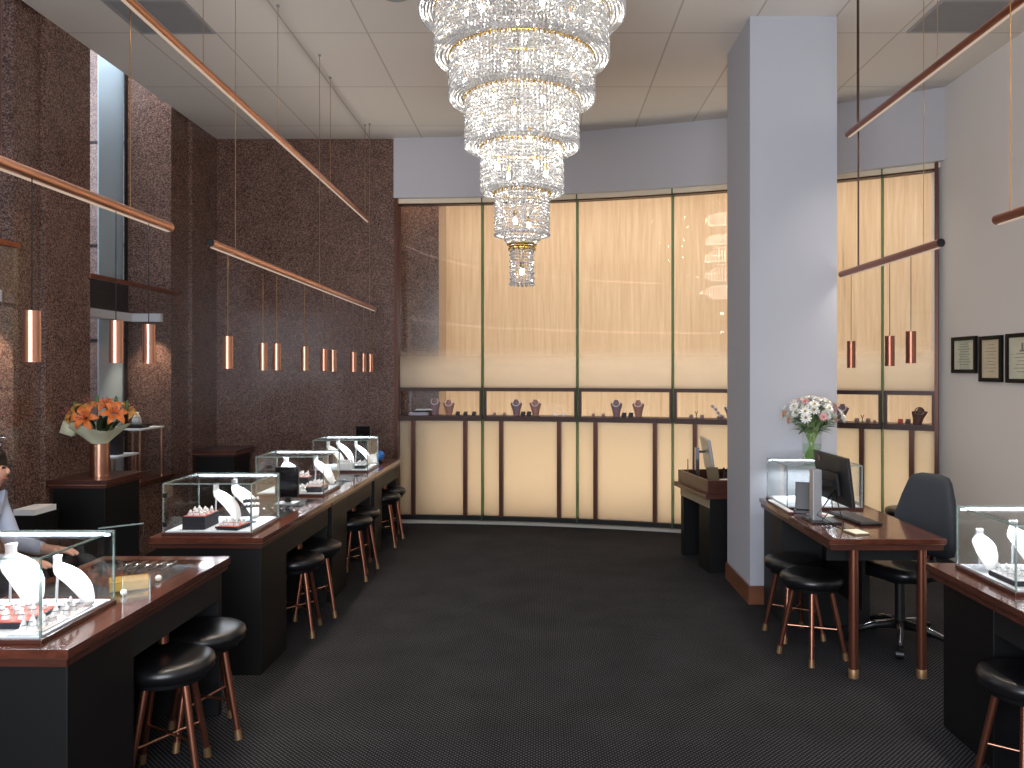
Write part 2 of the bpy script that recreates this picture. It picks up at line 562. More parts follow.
# sill along the floor
bm = B(); arc_slab(bm, D0, D1, 10.53, 10.60, 0.0, 0.028)
obj('trim_2', bm, pbr('grey_sill', (176, 172, 164), 0.4), kind=S)
bm = B(); arc_slab(bm, D0, D1, 10.60, 10.74, 0.0, 0.075)
obj('trim_3', bm, M['black'], kind=S)

# passage behind the curved glass
bm = B(); arc_slab(bm, -8, 42, 12.7, 12.85, -0.1, 4.5)
obj('wall_passage', bm, M['travertine'], kind=S)
bm = B(); arc_slab(bm, -8, 42, 10.76, 12.85, -0.1, -0.02)
obj('floor_passage', bm, pbr('passage_floor', (196, 180, 156), 0.4), kind=S)
bm = B(); arc_slab(bm, -8, 42, 10.78, 12.85, 4.35, 4.5)
obj('ceiling_passage', bm, pbr('passage_ceiling', (230, 224, 214), 0.7), kind=S)
bm = B(); prism(bm, [(-1.665, 9.42), (-1.215, 9.42), (-1.215, 10.15), (-1.665, 10.15)], -0.02, 4.35)
obj('wall_pier', bm, M['granite'], kind=S)
bm = B(); prism(bm, [(-3.5, 9.16), (-1.68, 9.16), (-1.68, 9.36), (-3.5, 9.36)], -0.02, 4.35)
obj('wall_passage_end', bm, M['travertine'], kind=S)

FINS = [6.654, 12.457, 18.094, 23.652, 29.245]
MULL = [[2.37, 5.575], [7.792, 11.337], [13.532, 17.053], [19.351, 22.628], [24.659, 28.222], [30.62]]
edges = [D0 + 0.05] + FINS + [31.76]
RG = 10.66
Z_SH0, Z_SH1, Z_RL0, Z_RL1 = 1.145, 1.20, 1.480, 1.520
for i in range(6):
    a, b = edges[i], edges[i + 1]
    da, db = a + 0.05, b - 0.05
    w = bpy.data.objects.new('window_%d' % (i + 1), None)
    COL.objects.link(w); w['kind'] = S
    w.empty_display_size = 0.1
    bm = B(); arc_slab(bm, da, db, RG, RG + 0.012, Z_RL1, 3.588)
    obj('upper_pane', bm, M['filmglass'], w, smooth=True)
    bm = B(); arc_slab(bm, da, db, RG - 0.03, RG + 0.03, Z_RL0, Z_RL1)
    obj('rail', bm, M['frame_dark'], w)
    # glazed display niche with bronze frame
    bm = B()
    arc_slab(bm, da, db, RG - 0.03, RG + 0.26, Z_SH0, Z_SH1)
    for s0, s1 in ((da, da + 0.16), (db - 0.16, db)):
        arc_slab(bm, s0, s1, RG - 0.03, RG + 0.02, Z_SH1, Z_RL0)
    obj('display_shelf', bm, M['frame_dark'], w)
    bm = B(); arc_slab(bm, da + 0.16, db - 0.16, RG + 0.24, RG + 0.25, Z_SH1, Z_RL0 + 0.02)
    obj('back_pane', bm, M['shopglass'], w, smooth=True)
    # frosted lower panels between mullions
    cuts = [da] + MULL[i] + [db]
    for c0, c1 in zip(cuts, cuts[1:]):
        bm = B(); arc_slab(bm, c0 + 0.02, c1 - 0.02, RG, RG + 0.012, 0.075, Z_SH0)
        obj('frosted_panel', bm, M['frosted'], w, smooth=True)
    for c in MULL[i]:
        bm = B(); arc_slab(bm, c - 0.115, c + 0.115, RG - 0.05, RG + 0.03, 0.03, Z_SH0, 1)
        obj('mullion', bm, M['frame'], w)
    if i < 5:
        bm = B(); arc_slab(bm, b - 0.04, b + 0.04, 10.565, RG + 0.015, 0.03, 3.68, 1)
        obj('glass_fin', bm, M['fin'], w)
    if i == 0:
        bm = B(); arc_slab(bm, D0, D0 + 0.22, 10.52, RG + 0.05, 0.0, 3.66, 1)
        obj('end_frame', bm, M['frame'], w)
    if i == 5:
        bm = B(); arc_slab(bm, 31.72, 31.89, 10.55, RG - 0.03, 0.0, 3.66, 1)
        obj('end_frame', bm, M['frame'], w)

# left-hand shop windows (bays) : glazing, ledge, sill and copper rail
def bay(n, y0, y1, zr):
    w = bpy.data.objects.new('window_%d' % n, None); COL.objects.link(w); w['kind'] = S
    box_obj('outer_pane', (-4.16, -4.145, y0, y1, 0.66, 5.3), M['shopglass'], w)
    box_obj('inner_pane', (-3.675, -3.665, y0, y1 + 0.0, 0.70, zr), M['shopglass'], w)
    box_obj('top_rail', (-3.69, -3.65, y0, y1 + (0.05 if n == 7 else 0.0), zr, zr + 0.035), M['copper_dark'], w)
    bm = B(); bx(bm, -4.14, -3.66, y0, y1, 0.66, 0.69)
    obj('sill', bm, M['copper_dark'], w)
    bm = B()
    bx(bm, -4.13, -4.06, y0, y1, 2.20, 2.28)
    bx(bm, -4.13, -3.78, y1 - 0.05, y1, 2.20, 2.28)
    obj('ledge', bm, M['white'], w)
    box_obj('transom', (-4.14, -4.11, y0, y1 - 0.04, 2.285, 2.60), M['black'], w)
    return w
w8 = bay(7, 6.48, 7.98, 2.47)
box_obj('panel', (-4.178, -4.165, 7.52, 7.96, 0.4, 5.6), M['alu'], w8)
box_obj('pane_edge', (-4.145, -4.125, 7.935, 7.965, 0.69, 5.3), M['black'], w8)
bay(8, 4.10, 5.60, 2.57)
bm = B()
bx(bm, -6.4, -4.16, 9.3, 9.5, -0.2, 6.4)
bx(bm, -6.4, -6.3, 3.0, 9.5, -0.2, 1.2)
for z in (1.0, 2.1, 3.2, 4.3, 5.4):
    pass
obj('wall_exterior', bm, M['granite_out'], kind=S)
bm = B()
for z in (0.95, 2.05, 3.15, 4.35, 5.45):
    bx(bm, -6.3, -4.2, 9.29, 9.31, z, z + 0.03)
obj('trim_4', bm, M['black'], kind=S)
box_obj('floor_exterior', (-8, -4.15, 2.0, 9.5, -0.3, -0.2), pbr('pavement', (130, 126, 122), 0.8), kind=S)

# ceiling fittings
def grille(x0, x1, y0, y1, label):
    t = thing('ceiling_grille', label, 'vent', ((x0 + x1) / 2, (y0 + y1) / 2, CZ - 0.012))
    hx, hy = (x1 - x0) / 2, (y1 - y0) / 2
    bm = B()
    bx(bm, -hx, hx, -hy, -hy + 0.02, 0, 0.012); bx(bm, -hx, hx, hy - 0.02, hy, 0, 0.012)
    bx(bm, -hx, -hx + 0.02, -hy + 0.02, hy - 0.02, 0, 0.012); bx(bm, hx - 0.02, hx, -hy + 0.02, hy - 0.02, 0, 0.012)
    obj('rim', bm, M['grille'], t)
    box_obj('back_plate', (-hx + 0.02, hx - 0.02, -hy + 0.02, hy - 0.02, 0.009, 0.012), M['grille'], t)
    bm = B()
    k = -hy + 0.03
    while k < hy - 0.03:
        bx(bm, -hx + 0.02, hx - 0.02, k, k + 0.012, 0.002, 0.009); k += 0.02
    obj('slats', bm, M['grille_slat'], t)
grille(-3.085, -2.51, 5.60, 6.165, 'square grey ceiling grille above the granite wall side')
grille(2.80, 3.40, 5.60, 6.15, 'square grey ceiling grille above the white painted wall side')
t = thing('ceiling_speaker', 'round grey ceiling speaker between the long copper tube and the chandelier', 'speaker', (-1.02, 5.53, CZ - 0.012))
bm = B(); lathe(bm, [(0, 0), (0.085, 0), (0.1, 0.012), (0, 0.012)], 28); obj('cover', bm, M['grille'], t)
bm = B(); torus(bm, 0.098, 0.006, 0.006, 28, 6); obj('rim', bm, pbr('grey_rim', (150, 146, 140), 0.5), t)

# ------------------------------------------------------------------ counters
HC = 0.78
EDGE0, SLOPE = -1.592, 0.0165
def ex(Y):
    return EDGE0 + (Y - 2.686) * SLOPE
ROT = -math.atan(SLOPE)

def counter(label, loc, rot, L, mirror=False, near_ped=True, far_ped=False, hole=(0.62, 1.3), inset=0.02, PL=0.46):
    """local frame: customer edge at x=0, body towards -x (or +x when mirrored), y from 0 to L"""
    s = 1 if mirror else -1
    t = thing('display_counter', label, 'counter', loc, rot)
    W = 0.645
    def X(a, b):
        return (min(s * a, s * b), max(s * a, s * b))
    h0, h1 = hole
    bm = B()
    for xa, xb, ya, yb in ((0, 0.10, 0, L), (W - 0.05, W, 0, L), (0.10, W - 0.05, 0, h0), (0.10, W - 0.05, h1, L)):
        bx(bm, *X(xa, xb), ya, yb, HC - 0.028, HC)
    bmesh.ops.remove_doubles(bm, verts=bm.verts, dist=0.0005)
    obj('worktop', bm, M['wood'], t)
    box_obj('under_trim', X(0.012, W - 0.012) + (0.012, L - 0.004, HC - 0.062, HC - 0.033), M['wood_x'], t)
    box_obj('copper_inlay', X(0.001, W - 0.001) + (0.001, L - 0.001, HC - 0.033, HC - 0.028), M['copper'], t)
    # recessed velvet tray under a glass inset
    box_obj('tray', X(0.10, W - 0.05) + (h0, h1, HC - 0.0275, HC - 0.022), M['velvet'], t)
    box_obj('glass_inset', X(0.10, W - 0.05) + (h0, h1, HC - 0.006, HC - 0.001), M['glass'], t)
    if near_ped:
        p = box_obj('pedestal', X(inset, W - 0.03) + (0.03, PL, 0.0, HC - 0.062), M['black'], t, bevel=0.003)
    if far_ped:
        box_obj('end_panel', X(inset + 0.02, W - 0.03) + (0.01, 0.05, 0.0, HC - 0.062), M['charcoal'], t)
        box_obj('pedestal', X(inset, W - 0.03) + (L - PL, L - 0.03, 0.0, HC - 0.062), M['black'], t, bevel=0.003)
    else:
        box_obj('end_panel', X(inset + 0.02, W - 0.03) + (L - 0.05, L - 0.01, 0.0, HC - 0.062), M['charcoal'], t)
    ya = PL if near_ped else 0.05
    yb = L - PL if far_ped else L - 0.05
    box_obj('apron', X(inset + 0.005, inset + 0.025) + (ya, yb, HC - 0.062 - 0.13, HC - 0.062), M['charcoal'], t)
    box_obj('modesty_panel', X(0.42, 0.44) + (ya, yb, 0.0, HC - 0.062), M['black'], t)
    bm = B()
    ym = (ya + yb) / 2
    tube(bm, (s * 0.06, ym - 0.10, HC - 0.24), (s * 0.06, ym - 0.10, HC - 0.19), 0.022)
    obj('bag_hook', bm, M['copper_dark'], t, smooth=True)
    return t

counter('front display counter of dark wood whose overhang holds two stools in the open foreground', (ex(2.686), 2.686, 0), ROT, 1.345, hole=(0.62, 1.27))
counter('display counter carrying the glass case with dark ring box, front end facing the lily plinth', (ex(4.476), 4.476, 0), ROT, 1.42, hole=(0.62, 1.36))
counter('middle display counter with the glass case beside the black screen', (ex(5.90), 5.90, 0), ROT, 1.395, hole=(0.62, 1.33))
counter('display counter at the far end touching the curved window corner', (ex(7.30), 7.30, 0), ROT, 1.185, hole=(0.66, 0.9), PL=0.35)
counter('display counter beside the white painted wall holding a glass case', (1.869, 2.30, 0), 0, 1.596, mirror=True, near_ped=False, far_ped=True, hole=(0.15, 0.9), inset=0.07)

# sales desk on copper legs
t = thing('sales_desk', 'wooden sales desk on two copper legs in front of the white column', 'desk', (1.588, 4.42, 0))
L, W, HD = 1.43, 0.65, 0.785
box_obj('worktop', (0, W, 0, L, HD - 0.028, HD), M['wood'], t, bevel=0.002)
box_obj('copper_inlay', (0.006, W - 0.006, 0.006, L - 0.006, HD - 0.033, HD - 0.028), M['copper'], t)
box_obj('under_trim', (0.012, W - 0.012, 0.012, L - 0.006, HD - 0.064, HD - 0.033), M['wood_x'], t)
box_obj('pedestal', (0.03, W - 0.03, L - 0.46, L - 0.02, 0, HD - 0.064), M['charcoal'], t)
box_obj('modesty_panel', (0.30, 0.32, 0.30, L - 0.46, 0.3, HD - 0.064), M['black'], t)
box_obj('apron', (0.05, W - 0.05, 0.18, 0.2, HD - 0.16, HD - 0.064), M['charcoal'], t)
for x in (0.155, 0.535):
    bm = B(); lathe(bm, [(0.026, 0.04), (0.026, HD - 0.064)], 20); lg = obj('leg', bm, M['copper_dark'], t, smooth=True, loc=(x, 0.055, 0))
    bm = B(); lathe(bm, [(0.028, 0.0), (0.029, 0.045), (0.026, 0.05)], 20); obj('foot_cap', bm, M['brass_foot'], lg, smooth=True)

# reception desk behind the column, turned by 9 degrees
t = thing('reception_desk', 'small reception desk with raised wooden tray half hidden by the column', 'desk', (1.375, 6.72, 0), R(9))
box_obj('worktop', (0, 0.85, 0, 0.84, 0.63, 0.672), M['wood_x'], t, bevel=0.003)
bm = B()
bx(bm, 0.03, 0.82, 0.025, 0.05, 0.672, 0.785); bx(bm, 0.03, 0.055, 0.05, 0.80, 0.672, 0.785)
bx(bm, 0.795, 0.82, 0.05, 0.80, 0.672, 0.785); bx(bm, 0.055, 0.795, 0.775, 0.80, 0.672, 0.785)
obj('tray_rim', bm, M['wood_x'], t)
box_obj('tray_floor', (0.055, 0.795, 0.05, 0.775, 0.672, 0.70), M['charcoal'], t)
bm = B(); bx(bm, 0.05, 0.8, 0.04, 0.30, 0, 0.63); obj('pedestal', bm, M['black'], t)
box_obj('end_panel', (0.05, 0.8, 0.70, 0.78, 0, 0.63), M['black'], t)
box_obj('apron', (0.045, 0.05, 0.04, 0.78, 0.55, 0.63), pbr('beige_laminate', (150, 134, 108), 0.5), t)
box_obj('modesty_panel', (0.45, 0.48, 0.30, 0.70, 0, 0.63), M['black'], t)
def rd(x, y, z=0.0):
    c, s = math.cos(R(9)), math.sin(R(9))
    return (1.375 + x * c - y * s, 6.72 + x * s + y * c, z)

# plinths against the granite piers
def plinth(label, x0, x1, y0, y1, h):
    t = thing('plinth', label, 'plinth', ((x0 + x1) / 2, (y0 + y1) / 2, 0))
    a, b = (x1 - x0) / 2, (y1 - y0) / 2
    box_obj('slab', (-a, a, -b, b, h - 0.032, h), M['wood_x'], t, bevel=0.002)
    box_obj('copper_inlay', (-a + 0.006, a - 0.006, -b + 0.006, b - 0.006, h - 0.038, h - 0.032), M['copper'], t)
    box_obj('under_trim', (-a + 0.012, a - 0.012, -b + 0.012, b - 0.012, h - 0.06, h - 0.038), M['wood_x'], t)
    box_obj('body', (-a + 0.03, a - 0.03, -b + 0.03, b - 0.03, 0, h - 0.06), M['black'], t, bevel=0.003)
    return t
plinth('tall black plinth with wooden slab carrying the orange lilies', -3.655, -3.21, 5.90, 6.47, 0.905)
plinth('tall black plinth with wooden slab and nothing on it, in the granite corner', -3.655, -3.20, 8.36, 8.86, 0.875)

# ------------------------------------------------------------------ stools
def make_stool(label, loc, rot=0.0):
    t = thing('stool', label, 'stool', loc, rot)
    H = 0.505
    bm = B()
    lathe(bm, [(0, H - 0.068), (0.165, H - 0.068), (0.181, H - 0.055), (0.187, H - 0.032), (0.181, H - 0.012), (0.165, H - 0.002), (0.12, H + 0.001), (0, H + 0.003)], 40)
    obj('seat', bm, M['leather'], t, smooth='full')
    bm = B(); lathe(bm, [(0, H - 0.09), (0.15, H - 0.09), (0.155, H - 0.068), (0, H - 0.068)], 32)
    obj('seat_base', bm, M['black'], t, smooth=True)
    for k in range(4):
        a = PI / 4 + k * PI / 2
        c, s = math.cos(a), math.sin(a)
        bm = B(); tube(bm, (c * 0.105, s * 0.105, H - 0.085), (c * 0.183, s * 0.183, 0.04), 0.0165, 0.0135, 14)
        lg = obj('leg', bm, M['copper_dark'], t, smooth=True)
        bm = B(); tube(bm, (c * 0.183, s * 0.183, 0.045), (c * 0.190, s * 0.190, 0.0), 0.0155, 0.017, 14)
        obj('foot_cap', bm, M['brass_foot'], lg, smooth=True)
    for k in range(2):
        a = PI / 4 + k * PI / 2
        c, s = math.cos(a), math.sin(a)
        r = 0.160; z = 0.17 + 0.008 * k
        bm = B(); tube(bm, (-c * r, -s * r, z), (c * r, s * r, z), 0.0055, 0.0055, 10)
        obj('stretcher', bm, M['copper'], t, smooth=True)
    return t
stool0 = make_stool('black stool with copper legs under the front counter, closer of its two', (ex(3.42) - 0.005, 3.40, 0), 0.25)
G = 'round black stools with copper legs'
stool0['group'] = G
for lab, x, y, r in (
    ('black stool with copper legs under the front counter, behind its twin', ex(3.78) - 0.02, 3.78, 0.5),
    ('black stool tucked beside the case with the dark ring box, closer of its pair', ex(5.27) - 0.07, 5.25, 0.1),
    ('black stool tucked beside the case with the dark ring box, second of its pair', ex(5.64) - 0.06, 5.64, 0.3),
    ('black stool under the middle counter by the black screen, closer of its pair', ex(6.60) - 0.06, 6.60, 0.2),
    ('black stool under the middle counter by the black screen, second of its pair', ex(6.98) - 0.08, 6.98, 0.45),
    ('black stool under the farthest counter beside the granite, closer of its pair', ex(7.85) - 0.07, 7.855, 0.15),
    ('black stool under the farthest counter, last before the curved window', ex(8.24) - 0.09, 8.24, 0.35),
    ('black stool at the sales desk, next to the copper desk legs', 1.62, 4.80, 0.45),
    ('black stool at the sales desk, close to the white column', 1.63, 5.185, 0.2),
    ('black stool partly cut by the frame at the counter near the white wall', 1.955, 3.22, 0.15),
    ('black stool standing alone behind the office chair at the curved window', 3.22, 7.05, 0.2),
):
    dup(stool0, (x, y, 0), r, lab, G)

# ------------------------------------------------------------------ glass display cases
CW, CD, CH = 0.50, 0.47, 0.295
def make_case(label, loc, power=4.8, hinges=False, rot=0.0):
    """local frame: centre x, y from 0 (near) to CD, z from the counter top"""
    t = thing('display_case', label, 'display case', loc, rot)
    a = CW / 2
    bm = B(); bx(bm, -a - 0.008, a + 0.008, -0.008, CD + 0.008, 0, 0.016)
    obj('base', bm, M['wood_x'], t, bevel=0.002)
    box_obj('floor_pad', (-a + 0.008, a - 0.008, 0.008, CD - 0.008, 0.016, 0.022), M['pad'], t)
    g = 0.005
    def pane(d):
        o = box_obj('glass_panel', d, M['glass'], t)
        return o
    pane((-a, a, 0, g, 0.016, CH - g)); pane((-a, a, CD - g, CD, 0.016, CH - g))
    pane((-a, -a + g, g, CD - g, 0.016, CH - g)); pane((a - g, a, g, CD - g, 0.016, CH - g))
    pane((-a, a, 0, CD, CH - g, CH))
    # visible glass edges
    bm = B()
    e = 0.0035
    for x in (-a, a):
        for y in (0, CD):
            bx(bm, x - e, x + e, y - e, y + e, 0.016, CH - g - 0.001)
    for y in (0, CD):
        bx(bm, -a - e, a + e, y - e, y + e, CH - g - 0.001, CH + 0.001)
    for x in (-a, a):
        bx(bm, x - e, x + e, e, CD - e, CH - g - 0.001, CH + 0.001)
    obj('glass_edge', bm, M['edge'], t)
    ch = box_obj('light_channel', (-a + 0.006, a - 0.006, CD - 0.014, CD - 0.006, CH - g - 0.016, CH - g - 0.001), M['silver'], t)
    box_obj('led_strip', (-a + 0.01, a - 0.01, CD - 0.022, CD - 0.0145, CH - g - 0.012, CH - g - 0.002), M['led'], ch)
    if hinges:
        for hz in (0.05, CH - 0.08):
            box_obj('hinge', (-a - 0.002, -a + 0.02, -0.004, 0.008, hz, hz + 0.025), M['black'], t)
    area('case_light', (loc[0], loc[1] + CD - 0.03, loc[2] + CH - 0.026), (R(-12), 0, 0), CW - 0.06, 0.012, power, (0.86, 0.93, 1.0), 140)
    return t

case_x = lambda Y: ex(Y) - 0.08 - CW / 2 - 0.01
CASES = {}
CASES['a'] = (case_x(2.75) - 0.04, 2.745, HC)
CASES['b'] = (case_x(4.54) + 0.0, 4.545, HC)
CASES['c'] = (case_x(5.97), 5.955, HC)
CASES['d'] = (case_x(7.36), 7.355, HC)
CASES['e'] = (1.97 + CW / 2, 3.325, HC)
CASES['f'] = (1.648 + CW / 2 - 0.01, 5.345, HD)
make_case('glass case with red ring tray on the front counter, lit by a white strip', CASES['a'])
make_case('glass case with dark ring box and two necklace busts on the second counter', CASES['b'], hinges=True)
make_case('glass case packed with ring stands behind the black screen', CASES['c'])
make_case('glass case on the farthest counter beside the blue sphere', CASES['d'])
make_case('glass case with dark trays of rings beside the white painted wall', CASES['e'], power=2.0)
make_case('glass case carrying the white flower vase on the sales desk', CASES['f'], power=2.6)

# hinged glass flap leaning at the back of the front case
t = thing('glass_flap', 'tilted clear glass flap standing open behind the front glass case', 'glass panel', (CASES['a'][0] + 0.22, 3.235, HC))
bm = B()
for (x0, x1) in ((0.0, 0.005),):
    prism(bm, [(-0.06, 0.03), (0.07, 0.14), (0.067, 0.144), (-0.063, 0.034)], 0.0, 0.29)
obj('pane', bm, M['glass'], t)
bm = B(); prism(bm, [(-0.06, 0.03), (0.07, 0.14), (0.067, 0.144), (-0.063, 0.034)], 0.29, 0.295)
obj('pane_edge', bm, M['edge'], t)

# --- jewellery displays
def bust_rings(n, widths, centre, thick):
    rings = []
    for i in range(n):
        u = i / (n - 1)
        cx, cy, cz, tx = centre(u)
        w = widths(u)
        rg = []
        for k in range(16):
            a = 2 * PI * k / 16
            # superellipse, flattened in depth
            ca, sa = math.cos(a), math.sin(a)
            px = math.copysign(abs(ca) ** 0.8, ca) * w
            d = sa * thick * (0.6 + 0.4 * abs(sa))
            # bow the cross section so it wraps like a chest
            bow = -0.9 * px * px / max(0.05, w)
            nx, nz = math.cos(tx), math.sin(tx)
            rg.append((cx + px, cy + (d + bow * 0.35) * nx, cz + (d + bow * 0.35) * nz))
        rings.append(rg)
    return rings

def make_arch_bust(name, label, loc, rot, h=0.235, group=None):
    """white necklace bust: neck on top, sweeping down and forward to a rounded foot (front = -y local)"""
    t = thing(name, label, 'jewellery bust', loc, rot, group)
    def centre(u):
        if u < 0.24:
            return (0, 0.055, h - 0.20 * h * u / 0.24, 0.0)
        q = (u - 0.24) / 0.76
        return (0, 0.055 - 0.155 * q ** 0.9, 0.012 + (0.8 * h - 0.012) * (1 - q ** 1.75), PI * 0.42 * (1 - q) + 0.1)
    def widths(u):
        pts = [(0, 0.025), (0.10, 0.021), (0.2, 0.023), (0.27, 0.036), (0.36, 0.062), (0.5, 0.070), (0.75, 0.060), (0.92, 0.042), (1, 0.024)]
        for (a, wa), (b, wb) in zip(pts, pts[1:]):
            if a <= u <= b:
                return (wa + (wb - wa) * (u - a) / (b - a)) * h / 0.235
        return 0.024
    bm = B(); loft(bm, bust_rings(22, widths, centre, 0.012))
    obj('body', bm, M['white'], t, smooth='full')
    bm = B(); path(bm, [(0, 0.05, h * 0.82), (0, 0.055, h * 0.4), (0, 0.06, 0.004)], 0.005)
    obj('prop', bm, M['white'], t, smooth=True)
    return t

def make_cone(label, loc, group):
    t = thing('ring_cone', label, 'ring stand', loc, random.uniform(-0.3, 0.3), group)
    bm = B()
    loft(bm, [[(math.cos(a) * r * (1 if i % 2 else 0.85), math.sin(a) * r * 0.75 + off, z) for i, a in enumerate([2 * PI * k / 8 for k in range(8)])]
              for r, z, off in ((0.0165, 0.0, 0), (0.015, 0.008, 0), (0.0085, 0.026, 0.002), (0.003, 0.036, 0.004))])
    obj('cone', bm, M['white'], t)
    bm = B(); torus(bm, 0.0115, 0.0016, 0.016, 14, 5); obj('ring_band', bm, M['chrome'], t, smooth=True)
    return t

cone0 = make_cone('white ring cone on the red front tray in the front case', (0, 0, 0), 'x')
cone_used = [False]
def cone(x, y, z, label, group):
    if not cone_used[0]:
        cone_used[0] = True
        cone0.location = (x, y, z); cone0['label'] = label; cone0['group'] = group
        return cone0
    return dup(cone0, (x, y, z), random.uniform(-0.35, 0.35), label, group, scale=(random.uniform(0.85, 1.1),) * 2 + (random.uniform(0.8, 1.15),))

def tray(case, label, cx, y0, w, d, h, top, what, nx, ny, rot=0.0, body='navy', tilt=0.0, group=None, line=False):
    """a low jewellery tray inside a case (local to the case) with ring cones standing on it"""
    ox, oy, oz = CASES[case]
    oz += 0.0225
    t = thing('ring_tray', label, 'tray', (ox + cx, oy + y0 + d / 2, oz), rot)
    bm = B(); bx(bm, -w / 2, w / 2, -d / 2, d / 2, 0, h)
    obj('tray_body', bm, M[body], t, bevel=0.002)
    box_obj('tray_pad', (-w / 2 + 0.006, w / 2 - 0.006, -d / 2 + 0.006, d / 2 - 0.006, h, h + 0.002), M[top], t)
    if line:
        box_obj('red_border', (w / 2 - 0.012, w / 2 - 0.008, -d / 2 + 0.004, d / 2 - 0.004, h + 0.002, h + 0.0025), M['red'], t)
    for i in range(nx):
        for j in range(ny):
            lx = (i + 0.5) / nx * (w - 0.02) - (w - 0.02) / 2
            ly = (j + 0.5) / ny * (d - 0.02) - (d - 0.02) / 2
            c, s = math.cos(rot), math.sin(rot)
            cone(ox + cx + lx * c - ly * s, oy + y0 + d / 2 + lx * s + ly * c, oz + h + 0.0022, 'white ring cone standing on the ' + what, 'ring cones on the ' + what)
    return t

# front case
tray('a', 'red topped ring tray with black sides at the front of the front case', 0.02, 0.085, 0.24, 0.21, 0.022, 'red', 'red tray of the front case', 4, 3, rot=0.0)
tray('a', 'flat white pad with red border, first along the glass side of the front case', 0.175, 0.02, 0.10, 0.17, 0.006, 'white', 'first white pad of the front case', 2, 3, line=True, body='white')
tray('a', 'flat white pad with red border, second along the glass side of the front case', 0.18, 0.20, 0.10, 0.16, 0.006, 'white', 'second white pad of the front case', 2, 3, line=True, body='white')
tray('a', 'tall black box with red top at the frame edge in the front case', -0.135, 0.13, 0.13, 0.12, 0.075, 'red', 'tall black box in the front case', 2, 2)
make_arch_bust('necklace_bust', 'large white necklace bust sweeping over the red tray in the front case', (CASES['a'][0] - 0.07, CASES['a'][1] + 0.375, HC + 0.0225), R(62), 0.235)
make_arch_bust('necklace_bust', 'white necklace bust at the dim rear corner of the front case', (CASES['a'][0] + 0.125, CASES['a'][1] + 0.375, HC + 0.0225), R(75), 0.19)

# second case
tray('b', 'dark navy ring box with red top in the second counter glass case', -0.10, 0.05, 0.13, 0.20, 0.075, 'red', 'dark ring box of the second counter', 3, 3)
tray('b', 'low navy tray with red pad at the front corner of the second counter case', 0.11, 0.03, 0.13, 0.15, 0.02, 'red', 'low red tray of the second counter', 3, 2, rot=R(-10))
tray('b', 'low white pad of earrings between bust and red tray on the second counter', 0.035, 0.08, 0.05, 0.13, 0.012, 'white', 'white pad of the second counter', 1, 3, body='navy')
make_arch_bust('necklace_bust', 'bright white necklace bust beside the dark ring box on the second counter', (CASES['b'][0] - 0.02, CASES['b'][1] + 0.28, HC + 0.0225), R(72), 0.23)
make_arch_bust('necklace_bust', 'shaded grey white necklace bust behind the bright one on the second counter', (CASES['b'][0] + 0.05, CASES['b'][1] + 0.385, HC + 0.0225), R(72), 0.24)
def earring_stand(label, x, y, z, h=0.14):
    t = thing('earring_stand', label, 'earring stand', (x, y, z), 0.3)
    bm = B(); lathe(bm, [(0.03, 0), (0.03, 0.006), (0.006, 0.01), (0.005, h), (0, h)], 16); obj('post', bm, M['navy'], t, smooth=True)
    bm = B(); bx(bm, -0.045, 0.045, -0.006, 0.006, h - 0.02, h + 0.004); bx(bm, -0.045, 0.045, -0.006, 0.006, h - 0.05, h - 0.03); obj('cross_bar', bm, M['navy'], t)
    bm = B()
    for k in range(5):
        ellipsoid(bm, (-0.038 + k * 0.019, -0.010, h + 0.008), 0.008, 0.006, 0.010, 8, 6)
        ellipsoid(bm, (-0.034 + k * 0.019, -0.010, h - 0.028), 0.008, 0.006, 0.009, 8, 6)
    obj('earring_pairs', bm, M['white'], t, kind='stuff')
    return t
earring_stand('navy earring stand with pale earrings in the second counter case', CASES['b'][0] + 0.15, CASES['b'][1] + 0.27, HC + 0.0225)
# third case
tray('c', 'pale ring pad heaped with cones at the front of the third counter case', 0.04, 0.03, 0.15, 0.14, 0.015, 'white', 'front pad of the case behind the black screen', 4, 3, body='white')
tray('c', 'red ring tray along the glass side of the third counter case', 0.165, 0.04, 0.12, 0.19, 0.04, 'red', 'red tray of the case behind the black screen', 3, 5)
tray('c', 'raised red ring block at the middle of the third counter case', 0.01, 0.20, 0.14, 0.12, 0.09, 'red', 'raised block of the case behind the black screen', 3, 3)
make_arch_bust('necklace_bust', 'white necklace bust leaning at the glass side in the third counter case', (CASES['c'][0] + 0.13, CASES['c'][1] + 0.385, HC + 0.0225), R(70), 0.235)
make_arch_bust('necklace_bust', 'white necklace bust at the middle rear in the third counter case', (CASES['c'][0] - 0.13, CASES['c'][1] + 0.385, HC + 0.0225), R(40), 0.22)
# fourth case
make_arch_bust('necklace_bust', 'white necklace bust in the farthest case, sweeping left of the others', (CASES['d'][0] - 0.12, CASES['d'][1] + 0.215, HC + 0.0225), R(75), 0.24)
make_arch_bust('necklace_bust', 'white necklace bust in the farthest case, tallest at the middle', (CASES['d'][0] - 0.07, CASES['d'][1] + 0.375, HC + 0.0225), R(75), 0.25)
make_arch_bust('necklace_bust', 'white necklace bust in the farthest case, close to the blue sphere', (CASES['d'][0] + 0.11, CASES['d'][1] + 0.355, HC + 0.0225), R(75), 0.23)
tray('d', 'white stepped ring block at the front of the farthest case', 0.03, 0.04, 0.14, 0.12, 0.05, 'white', 'white block of the farthest case', 4, 2, body='white')
tray('d', 'white ring pad along the glass side of the farthest case', 0.16, 0.08, 0.10, 0.16, 0.03, 'white', 'white pad of the farthest case', 2, 3, body='navy')
